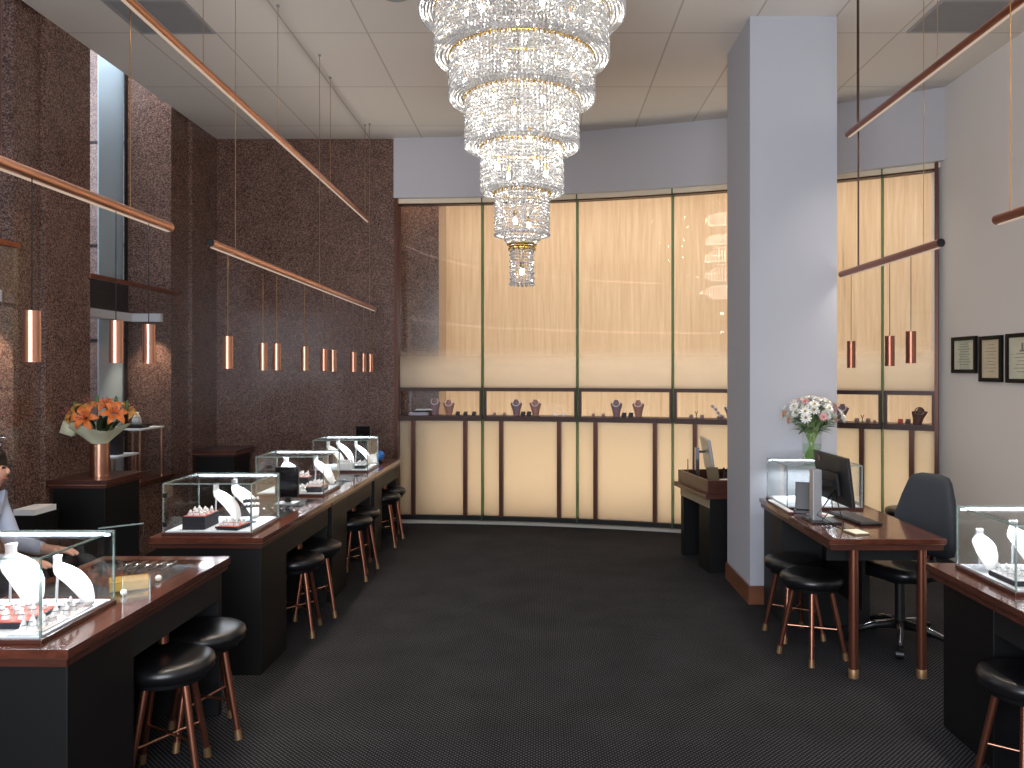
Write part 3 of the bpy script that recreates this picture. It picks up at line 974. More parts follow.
# wall-side case
tray('e', 'dark tray of white ring cones along the aisle glass by the white wall', -0.155, 0.06, 0.13, 0.20, 0.022, 'white', 'aisle tray of the case by the white wall', 3, 4)
tray('e', 'taller dark tray of white ring cones at the middle of the wall side case', 0.02, 0.13, 0.14, 0.12, 0.06, 'white', 'taller tray of the case by the white wall', 3, 4)
tray('e', 'low tray with red pad at the front of the wall side case', 0.02, 0.012, 0.18, 0.10, 0.02, 'red', 'red tray of the case by the white wall', 5, 2)
make_arch_bust('necklace_bust', 'white necklace bust added for a reflected bust at the rear aisle corner of the wall side case', (CASES['e'][0] - 0.17, CASES['e'][1] + 0.39, HC + 0.0225), R(-12), 0.17)  # solid bust put where the glass only mirrors one
make_arch_bust('necklace_bust', 'white necklace bust added for a reflection behind the taller tray in the wall side case', (CASES['e'][0] + 0.0, CASES['e'][1] + 0.385, HC + 0.0225), R(4), 0.21)  # another solid bust standing for a mirrored image
# desk case
tray('f', 'small white pad in the glass case on the sales desk', 0.14, 0.05, 0.12, 0.08, 0.02, 'white', 'pad in the sales desk case', 3, 1, body='white')

# items lying in the glass insets of the counters
def inset_box(label, x, y, sx, sy, sz, mat, rot, group=None):
    t = thing('jewellery_box', label, 'box', (x, y, HC + 0.0), rot, group)
    box_obj('box_body', (-sx / 2, sx / 2, -sy / 2, sy / 2, 0, sz), M[mat], t, bevel=0.003)
    bm = B(); bx(bm, -sx / 2 - 0.001, sx / 2 + 0.001, -sy / 2 - 0.001, sy / 2 + 0.001, sz, sz + 0.008); obj('lid', bm, M[mat], t, bevel=0.002)
    return t
b0 = inset_box('golden box beside the open glass flap on the front counter', ex(3.4) - 0.20, 3.45, 0.15, 0.10, 0.035, 'goldbox', R(28))
t = thing('acrylic_stand', 'small clear acrylic wedge in front of the golden box on the front counter', 'stand', (ex(3.3) - 0.075, 3.27, HC), R(15))
bm = B(); bx(bm, -0.05, 0.05, -0.004, 0.0, 0, 0.10); bx(bm, -0.05, 0.05, 0, 0.06, 0, 0.004); obj('body', bm, M['glass'], t)
bm = B(); bx(bm, -0.052, -0.049, -0.005, 0.001, 0, 0.1); bx(bm, 0.049, 0.052, -0.005, 0.001, 0, 0.1); obj('edge', bm, M['edge'], t)
for lab, dx, y in (('single white pearl ball beside the golden box on the front counter', 0.16, 3.33), ('small pearl ball on the front counter glass, farther from the golden box', 0.13, 3.56)):
    t = thing('pearl', lab, 'pearl', (ex(y) - dx, y, HC))
    bm = B(); ellipsoid(bm, (0, 0, 0.014), 0.014, 0.014, 0.014); obj('ball', bm, M['pearl'], t, smooth='full')
    bm = B(); torus(bm, 0.008, 0.003, 0.002, 16, 6); obj('ring_base', bm, M['gold'], t, smooth=True)
w0 = None
def watch(label, x, y, rot, group):
    global w0
    if w0 is not None:
        return dup(w0, (x, y, HC), rot, label, group)
    t = thing('wristwatch', label, 'watch', (x, y, HC), rot, group)
    bm = B(); bx(bm, -0.009, 0.009, -0.085, 0.085, 0, 0.005); obj('bracelet', bm, M['chrome'], t, bevel=0.001)
    bm = B(); lathe(bm, [(0, 0.0), (0.017, 0.0), (0.018, 0.008), (0.015, 0.011), (0, 0.011)], 20); obj('dial', bm, M['chrome'], t, smooth=True)
    w0 = t
    return t
for k in range(5):
    watch('silver bracelet lying in a row on the far end of the front counter', ex(3.85) - 0.42 + k * 0.05, 3.84, 0.0, 'bracelets on the front counter')
for k in range(4):
    watch('silver bracelet fanned on the glass in front of the black screen', ex(5.6) - 0.34 + k * 0.06, 5.42, 0.5, 'bracelets before the black screen')
for k in range(3):
    watch('silver bracelet on the glass after the third counter case', ex(6.9) - 0.30 + k * 0.07, 6.80, 0.9, 'bracelets on the third counter')

# ------------------------------------------------------------------ screens on the left counters
def panel_screen(label, x, y, z, w, h, rot, foot=0.05):
    t = thing('screen', label, 'screen', (x, y, z), rot)
    box_obj('panel', (-w / 2, w / 2, -0.012, 0.012, foot, foot + h), M['plastic'], t, bevel=0.003)
    box_obj('display', (-w / 2 + 0.006, w / 2 - 0.006, -0.0135, -0.012, foot + 0.006, foot + h - 0.006), M['screen'], t)
    bm = B(); bx(bm, -0.02, 0.02, 0.012, 0.03, 0.008, foot + 0.1); obj('stand', bm, M['plastic'], t)
    bm = B(); bx(bm, -w * 0.42, w * 0.42, -0.07, 0.07, 0, 0.01); obj('foot', bm, M['silver'], t, bevel=0.002)
    return t
panel_screen('black portrait screen on the counter between the second and third glass cases', -1.79, 5.62, HC, 0.165, 0.215, R(0), 0.045)
panel_screen('tall black screen behind the farthest glass case against granite', -1.81, 8.10, HC, 0.15, 0.33, 0.0, 0.045)
# blue sphere and white stands at the far end
t = thing('blue_globe', 'shiny blue sphere on a small stand at the far counter end', 'globe', (-1.645, 8.10, HC))
bm = B(); ellipsoid(bm, (0, 0, 0.075), 0.05, 0.05, 0.05, 24, 16); obj('ball', bm, M['blue'], t, smooth='full')
bm = B(); lathe(bm, [(0.03, 0), (0.03, 0.008), (0.014, 0.014), (0.016, 0.03), (0, 0.03)], 20); obj('base', bm, M['black'], t, smooth=True)
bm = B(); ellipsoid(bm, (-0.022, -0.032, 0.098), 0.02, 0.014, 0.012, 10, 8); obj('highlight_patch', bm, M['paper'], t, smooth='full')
t = thing('ring_display', 'white slanted display card in black base before the blue sphere', 'display stand', (-1.66, 7.93, HC), R(30))
bm = B(); bm2 = bx(bm, -0.03, 0.03, -0.005, 0.005, 0.01, 0.11)
bmesh.ops.rotate(bm, verts=bm.verts, cent=(0, 0, 0.01), matrix=Matrix.Rotation(R(-25), 3, 'X')); obj('card', bm, M['white'], t)
bm = B(); bx(bm, -0.04, 0.04, -0.02, 0.05, 0, 0.02); obj('base', bm, M['black'], t)

# ------------------------------------------------------------------ bay displays
def nest_table(label, x0, x1, y0, y1, z):
    t = thing('display_table', label, 'display table', ((x0 + x1) / 2, (y0 + y1) / 2, 0.69))
    a, b, h = (x1 - x0) / 2, (y1 - y0) / 2, z - 0.69
    box_obj('table_top', (-a, a, -b, b, h - 0.016, h), M['white'], t)
    for sx in (-1, 1):
        for sy in (-1, 1):
            bm = B(); tube(bm, (sx * (a - 0.02), sy * (b - 0.02), 0), (sx * (a - 0.02), sy * (b - 0.02), h - 0.016), 0.011)
            obj('leg', bm, M['copper'], t, smooth=True)
    return t
nest_table('taller white topped display table on copper legs in the granite window', -4.04, -3.72, 7.42, 7.88, 1.17)
nest_table('lower white topped display table on copper legs in the granite window', -4.02, -3.72, 6.98, 7.38, 0.96)
def black_block(label, loc, w, d, h, cap):
    t = thing('display_block', label, 'display block', loc)
    box_obj('body', (-w / 2, w / 2, -d / 2, d / 2, 0, h), M['navy'], t)
    box_obj('top_plate', (-cap / 2, cap / 2, -cap / 2, cap / 2, h, h + 0.02), M['black'], t)
    return t
black_block('black pillar block on the lower window table', (-3.85, 7.20, 0.9605), 0.11, 0.11, 0.19, 0.16)
black_block('low black block on the taller window table', (-3.86, 7.62, 1.1705), 0.16, 0.16, 0.012, 0.2)
t = thing('small_bust', 'small white bust on the low black block in the granite window', 'jewellery bust', (-3.86, 7.62, 1.203))
bm = B(); lathe(bm, [(0, 0), (0.045, 0), (0.042, 0.04), (0.032, 0.075), (0.02, 0.095), (0.018, 0.115), (0, 0.12)], 18); obj('body', bm, M['white'], t, smooth='full')
bm = B(); torus(bm, 0.036, 0.003, 0.07, 20, 6); obj('necklace', bm, M['gold'], t, smooth=True)
t = thing('display_plate', 'thin white display plate held up in the window at the frame edge', 'display table', (-3.92, 5.30, 0.69))
box_obj('table_top', (-0.2, 0.2, -0.2, 0.2, 0.51, 0.525), M['white'], t)
for sx in (-1, 1):
    for sy in (-1, 1):
        bm = B(); tube(bm, (sx * 0.17, sy * 0.17, 0), (sx * 0.17, sy * 0.17, 0.51), 0.011); obj('leg', bm, M['copper'], t, smooth=True)
t = thing('white_block', 'low white block on the granite ledge before the lily plinth', 'display block', (-3.58, 5.62, 0.0))
box_obj('body', (-0.06, 0.10, -0.14, 0.14, 0.0, 0.72), M['black'], t)
box_obj('top_plate', (-0.055, 0.095, -0.12, 0.12, 0.72, 0.76), M['white'], t)

# ------------------------------------------------------------------ lilies
t = thing('copper_vase', 'copper cylinder vase on the black plinth under the lilies', 'vase', (-3.40, 6.15, 0.905))
bm = B(); lathe(bm, [(0, 0), (0.070, 0), (0.070, 0.25), (0.065, 0.25), (0.065, 0.01), (0, 0.01)], 28); obj('body', bm, M['copper'], t, smooth=True)
bm = B(); torus(bm, 0.0675, 0.0035, 0.25, 28, 6); obj('rim', bm, M['copper'], t, smooth=True)
t = thing('lily_bouquet', 'orange lilies in pale green wrapping held by the copper vase', 'bouquet', (-3.40, 6.15, 0.905 + 0.012))
bm = B()
rings = []
for z, r, wv in ((0.0, 0.03, 0), (0.16, 0.04, 0), (0.24, 0.058, 0.0), (0.28, 0.10, 0.01), (0.34, 0.17, 0.015), (0.37, 0.205, 0.02)):
    rings.append([(math.cos(a) * (r + wv * math.sin(5 * a)), math.sin(a) * (r + wv * math.sin(5 * a)), z + wv * 1.2 * math.sin(3 * a + 1)) for a in [2 * PI * k / 30 for k in range(30)]])
loft(bm, rings, cap=False)
# folded paper flap
loft(bm, [[(-0.24 + 0.03 * u, -0.12 + 0.10 * v, 0.33 + 0.09 * u + 0.02 * math.sin(v * 5)) for v in (0, 0.5, 1.0)] + [(-0.16 + 0.03 * u, -0.10 + 0.10 * v, 0.30 + 0.09 * u) for v in (1.0, 0.5, 0)] for u in (0, 0.5, 1.0)])
obj('wrapping', bm, M['wrap'], t, smooth='full')
def lily_bm(c, d, s, openness=1.0):
    bm = B()
    d = Vector(d).normalized()
    q = d.to_track_quat('Z', 'Y').to_matrix()
    for k in range(6):
        a = 2 * PI * k / 6 + (0.1 if k % 2 else 0)
        L = s * (1.0 if k % 2 else 0.92)
        rows = []
        for i in range(7):
            u = i / 6
            w = s * 0.22 * math.sin(PI * min(1, u * 0.92 + 0.08)) ** 0.8
            rad = L * (0.10 + 0.9 * u) * openness
            z = s * (0.55 * math.sin(u * 2.0) - 0.45 * u * u)
            rows.append([(rad, -w, z + 0.12 * w), (rad, 0, z - 0.1 * w), (rad, w, z + 0.12 * w)])
        vr = []
        for rw in rows:
            vr.append([bm.verts.new(Vector(c) + q @ (Matrix.Rotation(a, 3, 'Z') @ Vector(p))) for p in rw])
        for r0, r1 in zip(vr, vr[1:]):
            for j in range(2):
                bm.faces.new((r0[j], r0[j + 1], r1[j + 1], r1[j]))
    return bm, q
for c, d, s, m in (((-0.02, -0.15, 0.44), (0.0, -1, 0.35), 0.115, 'petal'), ((0.15, -0.08, 0.47), (0.6, -0.7, 0.4), 0.11, 'petal'), ((-0.14, -0.09, 0.46), (-0.6, -0.6, 0.5), 0.105, 'petal_y'),
                   ((0.06, -0.02, 0.52), (0.2, -0.5, 0.8), 0.10, 'petal'), ((-0.08, 0.02, 0.51), (-0.2, -0.3, 0.9), 0.10, 'petal_y'), ((0.17, 0.06, 0.48), (0.8, -0.1, 0.6), 0.10, 'petal_y'), ((0.0, 0.13, 0.49), (0, 0.7, 0.7), 0.10, 'petal')):
    bm, q = lily_bm(c, d, s)
    f = obj('lily_flower', bm, M[m], t, smooth='full')
    bm = B()
    for k in range(5):
        a = 2 * PI * k / 5
        tip = Vector(c) + q @ Vector((math.cos(a) * s * 0.25, math.sin(a) * s * 0.25, s * 0.75))
        tube(bm, c, tip, 0.002, 0.002, 6)
        ellipsoid(bm, tip, 0.005, 0.005, 0.005, 6, 5)
    obj('stamens', bm, M['lips'], f)
def leaf_bm(bm, base, d, L, w):
    base = Vector(base); d = Vector(d).normalized()
    side = d.cross(Vector((0, 0, 1))).normalized()
    up = side.cross(d)
    rows = []
    for i in range(6):
        u = i / 5
        p = base + d * L * u + up * (0.25 * L * u * (1 - u)) - Vector((0, 0, 1)) * 0.15 * L * u * u
        ww = w * math.sin(PI * (0.08 + 0.92 * u)) if u < 1 else 0.001
        rows.append([bm.verts.new(p - side * ww + up * ww * 0.3), bm.verts.new(p), bm.verts.new(p + side * ww + up * ww * 0.3)])
    for a, b in zip(rows, rows[1:]):
        for j in range(2):
            bm.faces.new((a[j], a[j + 1], b[j + 1], b[j]))
bm = B()
for k in range(46):
    a = random.uniform(0, 2 * PI)
    r = random.uniform(0.02, 0.12)
    leaf_bm(bm, (math.cos(a) * r, math.sin(a) * r, random.uniform(0.30, 0.38)), (math.cos(a) * 0.8, math.sin(a) * 0.8, random.uniform(0.5, 1.4)), random.uniform(0.10, 0.17), random.uniform(0.012, 0.02))
obj('foliage', bm, M['leaf'], t, smooth='full')
bm = B()
for c in ((-0.18, -0.02, 0.52), (0.10, 0.05, 0.56), (0.22, -0.02, 0.53), (-0.05, 0.05, 0.57)):
    ellipsoid(bm, c, 0.014, 0.014, 0.045, 10, 8); tube(bm, (c[0] * 0.4, c[1] * 0.4, 0.35), c, 0.003, 0.003, 6)
obj('buds', bm, M['leaf2'], t, smooth='full')

# ------------------------------------------------------------------ white bouquet on the desk case
VX, VY, VZ = 1.888, 5.60, HD + CH + 0.002
t = thing('glass_vase', 'clear glass vase on top of the sales desk display case', 'vase', (VX, VY, VZ))
bm = B(); lathe(bm, [(0, 0), (0.052, 0), (0.062, 0.05), (0.066, 0.12), (0.062, 0.18), (0.068, 0.205), (0.064, 0.205), (0.058, 0.18), (0.061, 0.12), (0.057, 0.05), (0.047, 0.012), (0, 0.012)], 28)
obj('body', bm, M['glass'], t, smooth='full')
bm = B(); lathe(bm, [(0, 0.013), (0.046, 0.013), (0.056, 0.05), (0.060, 0.12), (0, 0.12)], 24); obj('water', bm, M['water'], t, smooth=True)
t = thing('white_bouquet', 'white and pink flower bouquet standing in the clear glass vase', 'bouquet', (VX, VY, VZ + 0.014))
bm = B()
heads = []
for k in range(30):
    a = k * 2.399
    u = (k + 0.5) / 30
    el = 0.25 + 1.25 * u
    rr = 0.185
    heads.append((math.cos(a) * rr * math.cos(el) * 1.2, math.sin(a) * rr * math.cos(el), 0.24 + rr * math.sin(el) * 1.0))
for (x, y, z) in heads[::1]:
    tube(bm, (-x * 0.22 + random.uniform(-0.02, 0.02), -y * 0.22, 0.002), (x * 0.25, y * 0.25, 0.19), 0.0042, 0.0035, 6)
    tube(bm, (x * 0.25, y * 0.25, 0.19), (x, y, z), 0.003, 0.002, 6)
obj('stems', bm, M['stem'], t, smooth='full')
bm = B()
for k in range(60):
    a = random.uniform(0, 2 * PI); r = random.uniform(0.02, 0.07)
    leaf_bm(bm, (math.cos(a) * r, math.sin(a) * r, random.uniform(0.18, 0.28)), (math.cos(a), math.sin(a), random.uniform(-0.1, 1.2)), random.uniform(0.07, 0.15), random.uniform(0.010, 0.018))
for k in range(110):
    a = random.uniform(0, 2 * PI); el = random.uniform(0.0, 1.5); r = random.uniform(0.08, 0.17)
    d = (math.cos(a) * math.cos(el) * 1.2, math.sin(a) * math.cos(el), math.sin(el))
    leaf_bm(bm, (d[0] * r * 0.7, d[1] * r * 0.7, 0.24 + d[2] * r * 0.8), d, random.uniform(0.04, 0.08), random.uniform(0.008, 0.014))
obj('foliage', bm, M['leaf2'], t, smooth='full')
for k in range(26):
    a = k * 2.399 + 0.9
    el = 0.1 + 1.3 * (k + 0.5) / 26
    heads.append((math.cos(a) * 0.14 * math.cos(el) * 1.2, math.sin(a) * 0.14 * math.cos(el), 0.245 + 0.15 * math.sin(el)))
for i, (x, y, z) in enumerate(heads):
    m = 'flower_w'
    if i % 6 == 2:
        m = 'flower_p'
    if i % 9 == 4:
        m = 'flower_o'
    s = 0.04 if m == 'flower_w' else 0.03
    d = Vector((x, y, z - 0.24)).normalized()
    q = d.to_track_quat('Z', 'Y').to_matrix()
    bm = B()
    for ring, (n, tilt, ln) in enumerate(((11, 0.15, 1.0), (9, 0.5, 0.82), (7, 0.95, 0.6))):
        for k in range(n):
            a = 2 * PI * k / n + ring * 0.3
            pts = [(0.004, 0), (s * ln * 0.55, s * 0.16), (s * ln, s * 0.10), (s * ln * 1.05, 0), (s * ln, -s * 0.10), (s * ln * 0.55, -s * 0.16)]
            vs = []
            for px, py in pts:
                v = Vector((px * math.cos(tilt), py, px * math.sin(tilt)))
                vs.append(bm.verts.new(Vector((x, y, z)) + q @ (Matrix.Rotation(a, 3, 'Z') @ v)))
            bm.faces.new(vs)
    f = obj('flower_head', bm, M[m], t)
    bm = B(); ellipsoid(bm, Vector((x, y, z)) + d * s * 0.35, s * 0.22, s * 0.22, s * 0.2, 8, 6); obj('flower_eye', bm, M['flower_y'], f, smooth='full')

# ------------------------------------------------------------------ sales desk equipment
t = thing('monitor', 'black computer monitor seen from behind on the sales desk', 'monitor', (1.70, 4.95, HD))
def rot_panel(bm, a):
    bmesh.ops.rotate(bm, verts=bm.verts, cent=(0.12, 0.05, 0.25), matrix=Matrix.Rotation(a, 3, 'Z'))
TILT = Matrix.Rotation(R(-7), 3, 'Y')
def mon(name, dims, mat, parent, bevel=0.004):
    bm = B(); bx(bm, *dims)
    bmesh.ops.rotate(bm, verts=bm.verts, cent=(0.12, 0, 0.25), matrix=TILT)
    bmesh.ops.rotate(bm, verts=bm.verts, cent=(0.12, 0, 0.25), matrix=Matrix.Rotation(R(2), 3, 'Z'))
    return obj(name, bm, mat, parent, bevel=bevel)
pn = mon('back_shell', (0.105, 0.125, -0.235, 0.29, 0.115, 0.415), M['plastic'], t)
mon('display', (0.125, 0.129, -0.225, 0.28, 0.125, 0.405), M['screen'], t, 0)
mon('back_bulge', (0.085, 0.105, -0.10, 0.14, 0.17, 0.31), M['plastic'], t)
bm = B(); lathe(bm, [(0.016, 0), (0.02, 0), (0.02, 0.002), (0.016, 0.002)], 20)
bmesh.ops.rotate(bm, verts=bm.verts, cent=(0, 0, 0), matrix=Matrix.Rotation(R(-90), 3, 'Y'))
bmesh.ops.translate(bm, verts=bm.verts, vec=(0.1235 - 0.0, 0.19, 0.372))
bmesh.ops.rotate(bm, verts=bm.verts, cent=(0.12, 0, 0.25), matrix=TILT)
bmesh.ops.translate(bm, verts=bm.verts, vec=(-0.027, 0, 0))
obj('round_logo', bm, M['copper_dark'], t)
bm = B(); bx(bm, 0.02, 0.10, -0.03, 0.03, 0.22, 0.25); obj('mount_arm', bm, M['plastic'], t, bevel=0.003)
bm = B(); bx(bm, -0.035, 0.02, -0.035, 0.035, 0.01, 0.32); obj('stand_pillar', bm, M['silver'], t, bevel=0.003)
bm = B(); bx(bm, -0.06, 0.12, -0.10, 0.10, 0, 0.01); obj('stand_base', bm, M['plastic'], t, bevel=0.002)
cb = [[(0.09, -0.02, 0.18), (0.03, -0.07, 0.12), (-0.02, -0.06, 0.05), (0.06, -0.14, 0.006), (0.08, -0.25, 0.005)],
      [(0.09, 0.0, 0.17), (0.06, -0.10, 0.10), (0.0, -0.09, 0.02), (0.02, -0.18, 0.005), (-0.02, -0.26, 0.005)],
      [(0.09, -0.05, 0.2), (0.10, -0.12, 0.08), (0.10, -0.18, 0.006), (0.05, -0.28, 0.005)]]
for p in cb:
    bm = B(); path(bm, p, 0.0035, 6); obj('cable', bm, M['plastic'], t, smooth='full')

t = thing('keyboard', 'black keyboard on the sales desk in front of the monitor', 'keyboard', (1.95, 5.0, HD), R(7))
bm = B(); bx(bm, -0.07, 0.07, -0.21, 0.21, 0.002, 0.016); obj('body', bm, M['plastic'], t, bevel=0.004)
bm = B()
for i in range(5):
    for j in range(15):
        x = -0.058 + i * 0.024; y = -0.195 + j * 0.0265
        bx(bm, x, x + 0.02, y, y + 0.022, 0.016, 0.021)
obj('keys', bm, pbr('grey_keys', (58, 58, 62), 0.45), t)
bm = B(); bx(bm, 0.062, 0.068, -0.2, 0.2, 0, 0.012); obj('foot', bm, M['plastic'], t)
t = thing('notepad', 'olive notepad lying at the desk edge below the monitor cables', 'notepad', (1.80, 4.585, HD), R(12))
box_obj('cover', (-0.045, 0.045, -0.06, 0.06, 0, 0.008), M['olive'], t)
box_obj('pages', (-0.043, 0.043, -0.058, 0.058, 0.008, 0.012), M['cert'], t)
t = thing('card_terminal', 'dark card terminal propped before the sales desk display case', 'card terminal', (1.705, 5.24, HD), R(-20))
bm = B(); bx(bm, -0.045, 0.045, -0.012, 0.012, 0.02, 0.20); bmesh.ops.rotate(bm, verts=bm.verts, cent=(0, 0, 0.02), matrix=Matrix.Rotation(R(-12), 3, 'X')); obj('body', bm, M['plastic'], t, bevel=0.004)
bm = B(); bx(bm, -0.05, 0.05, -0.04, 0.06, 0, 0.022); obj('base', bm, M['plastic'], t, bevel=0.003)
t = thing('clipboard', 'brown flat document folder lying beside the desk glass case', 'folder', (1.613, 5.40, HD), 0)
box_obj('cover', (-0.02, 0.02, -0.22, 0.26, 0, 0.014), M['frame'], t)
box_obj('pages', (-0.016, 0.016, -0.215, 0.255, 0.014, 0.020), M['paper'], t)
t = thing('loose_papers', 'white and red papers scattered on the sales desk by the monitor stand', 'papers', (1.80, 5.17, HD), R(30))
box_obj('sheet', (-0.06, 0.06, -0.08, 0.08, 0, 0.003), M['paper'], t)
box_obj('printed_strip', (-0.05, 0.0, -0.06, 0.05, 0.003, 0.0035), M['red'], t)

# reception desk objects
x, y, _ = rd(0.16, 0.60)
t = thing('slim_monitor', 'thin monitor seen edge on at the reception desk', 'monitor', (x, y, 0.701), R(-3))
bm = B(); bx(bm, 0.06, 0.085, -0.26, 0.2, 0.10, 0.40); bmesh.ops.rotate(bm, verts=bm.verts, cent=(0.07, 0, 0.25), matrix=Matrix.Rotation(R(-9), 3, 'Y')); obj('panel', bm, M['silver'], t, bevel=0.003)
bm = B(); bx(bm, 0.085, 0.088, -0.25, 0.19, 0.11, 0.39); bmesh.ops.rotate(bm, verts=bm.verts, cent=(0.07, 0, 0.25), matrix=Matrix.Rotation(R(-9), 3, 'Y')); obj('display', bm, M['screen'], t)
bm = B(); bx(bm, -0.035, 0.0, -0.03, 0.03, 0, 0.31); obj('stand_pillar', bm, M['chrome'], t, bevel=0.002)
bm = B(); bx(bm, 0.0, 0.07, -0.015, 0.015, 0.26, 0.28); obj('mount_arm', bm, M['plastic'], t)
bm = B(); bx(bm, -0.06, 0.1, -0.08, 0.08, 0, 0.012); obj('stand_base', bm, M['plastic'], t)
x, y, _ = rd(0.16, 0.22)
t = thing('card_holder', 'olive brown slanted card leaning on the reception desk tray', 'card holder', (x, y, 0.702), R(15))
bm = B(); bx(bm, -0.055, 0.055, -0.004, 0.004, 0.0, 0.17); bmesh.ops.rotate(bm, verts=bm.verts, cent=(0, 0, 0), matrix=Matrix.Rotation(R(-14), 3, 'X')); obj('card', bm, M['olive'], t)
bm = B(); bx(bm, -0.06, 0.06, -0.02, 0.05, 0, 0.01); obj('base', bm, M['black'], t)
x, y, _ = rd(0.38, 0.55)
t = thing('small_bottle', 'small dark bottle on the reception desk', 'bottle', (x, y, 0.701))
bm = B(); lathe(bm, [(0, 0), (0.02, 0), (0.02, 0.07), (0.008, 0.09), (0.008, 0.11), (0, 0.11)], 16); obj('body', bm, M['frame_dark'], t, smooth=True)
bm = B(); lathe(bm, [(0.009, 0.105), (0.009, 0.125), (0, 0.126)], 12); obj('cap', bm, M['black'], t, smooth=True)
for lab, px, py, z, rz in (('upper white paper pile on the reception desk', 0.42, 0.38, 0.701, 0.3), ('lower white paper pile at the reception desk front', 0.44, 0.17, 0.701, 0.157)):
    x, y, _ = rd(px, py)
    t = thing('paper_pile', lab, 'papers', (x, y, z), rz)
    box_obj('stack', (-0.14, 0.14, -0.09, 0.09, 0, 0.035 if py > 0.2 else 0.09), M['paper'], t)
    zt = 0.035 if py > 0.2 else 0.09
    box_obj('top_sheet', (-0.13, 0.13, -0.085, 0.08, zt, zt + 0.003), M['paper'], t)
x, y, _ = rd(0.50, 0.62)
t = thing('desk_phone', 'black rounded desk phone behind the papers on the reception desk', 'phone', (x, y, 0.701), R(10))
bm = B(); loft(bm, [[(a, -0.09, 0.0), (a, 0.09, 0.0), (a, 0.08, 0.05), (a, -0.06, 0.08)] for a in (-0.1, 0.1)]); obj('body', bm, M['plastic'], t, bevel=0.006)
bm = B(); path(bm, [(-0.09, -0.03, 0.085), (-0.05, -0.03, 0.105), (0.05, -0.03, 0.105), (0.09, -0.03, 0.085)], 0.018, 10); obj('handset', bm, M['plastic'], t, smooth='full')
x, y, _ = rd(0.075, 0.66)
t = thing('pen_stand', 'slim upright brass pen at the reception tray corner', 'pen', (x, y, 0.70))
bm = B(); tube(bm, (0, 0, 0.004), (0, 0, 0.20), 0.006, 0.005, 10); obj('pen_body', bm, M['brass_foot'], t, smooth=True)
bm = B(); lathe(bm, [(0, 0), (0.016, 0), (0.014, 0.012), (0, 0.012)], 14); obj('base', bm, M['black'], t)

# ------------------------------------------------------------------ office chair
t = thing('office_chair', 'dark grey swivel office chair behind the sales desk', 'chair', (2.25, 5.03, 0), R(-62))
# local frame: front = -y
bm = B()
def rr_ring(cx, cy, w, d, z, n=24, p=0.55):
    out = []
    for k in range(n):
        a = 2 * PI * k / n
        ca, sa = math.cos(a), math.sin(a)
        out.append((cx + math.copysign(abs(ca) ** p, ca) * w, cy + math.copysign(abs(sa) ** p, sa) * d, z))
    return out
loft(bm, [rr_ring(0, 0, 0.19, 0.18, 0.43), rr_ring(0, 0, 0.24, 0.23, 0.445), rr_ring(0, 0, 0.25, 0.24, 0.48), rr_ring(0, 0, 0.245, 0.235, 0.505), rr_ring(0, 0, 0.20, 0.19, 0.52)])
obj('seat', bm, M['leather'], t, smooth='full')
bm = B()
rings = []
for z, w, y, d in ((0.54, 0.17, 0.235, 0.02), (0.56, 0.215, 0.24, 0.045), (0.66, 0.228, 0.25, 0.055), (0.78, 0.215, 0.265, 0.05), (0.90, 0.185, 0.285, 0.045), (1.0, 0.15, 0.30, 0.04), (1.035, 0.125, 0.305, 0.03), (1.05, 0.07, 0.305, 0.015)):
    rg = []
    for k in range(28):
        a = 2 * PI * k / 28
        ca, sa = math.cos(a), math.sin(a)
        px = math.copysign(abs(ca) ** 0.6, ca) * w
        rg.append((px, y + math.copysign(abs(sa) ** 0.7, sa) * d - 0.5 * px * px, z))
    rings.append(rg)
loft(bm, rings)
obj('backrest', bm, M['fabric'], t, smooth='full')
bm = B(); path(bm, [(0, 0.10, 0.425), (0, 0.22, 0.42), (0, 0.315, 0.46), (0, 0.325, 0.62)], 0.022, 10); obj('back_support', bm, M['plastic'], t, smooth='full')
bm = B(); tube(bm, (0, 0, 0.12), (0, 0, 0.43), 0.03, 0.03, 16); tube(bm, (0, 0, 0.40), (0, 0, 0.43), 0.10, 0.13, 16); obj('gas_column', bm, M['plastic'], t, smooth=True)
for k in range(5):
    a = 2 * PI * k / 5 + 0.35
    c, s = math.cos(a), math.sin(a)
    bm = B(); path(bm, [(c * 0.02, s * 0.02, 0.125), (c * 0.16, s * 0.16, 0.115), (c * 0.29, s * 0.29, 0.075)], [0.030, 0.022, 0.016], 8)
    leg = obj('base_arm', bm, M['plastic'], t, smooth='full')
    bm = B(); path(bm, [(c * 0.04, s * 0.04, 0.150), (c * 0.16, s * 0.16, 0.136), (c * 0.28, s * 0.28, 0.091)], 0.006, 6); obj('chrome_strip', bm, M['chrome'], leg, smooth='full')
    bm = B(); tube(bm, (c * 0.29 - s * 0.022, s * 0.29 + c * 0.022, 0.028), (c * 0.29 + s * 0.022, s * 0.29 - c * 0.022, 0.028), 0.028, 0.028, 16); tube(bm, (c * 0.29, s * 0.29, 0.03), (c * 0.29, s * 0.29, 0.075), 0.008, 0.008, 8)
    obj('caster', bm, M['plastic'], t, smooth=True)

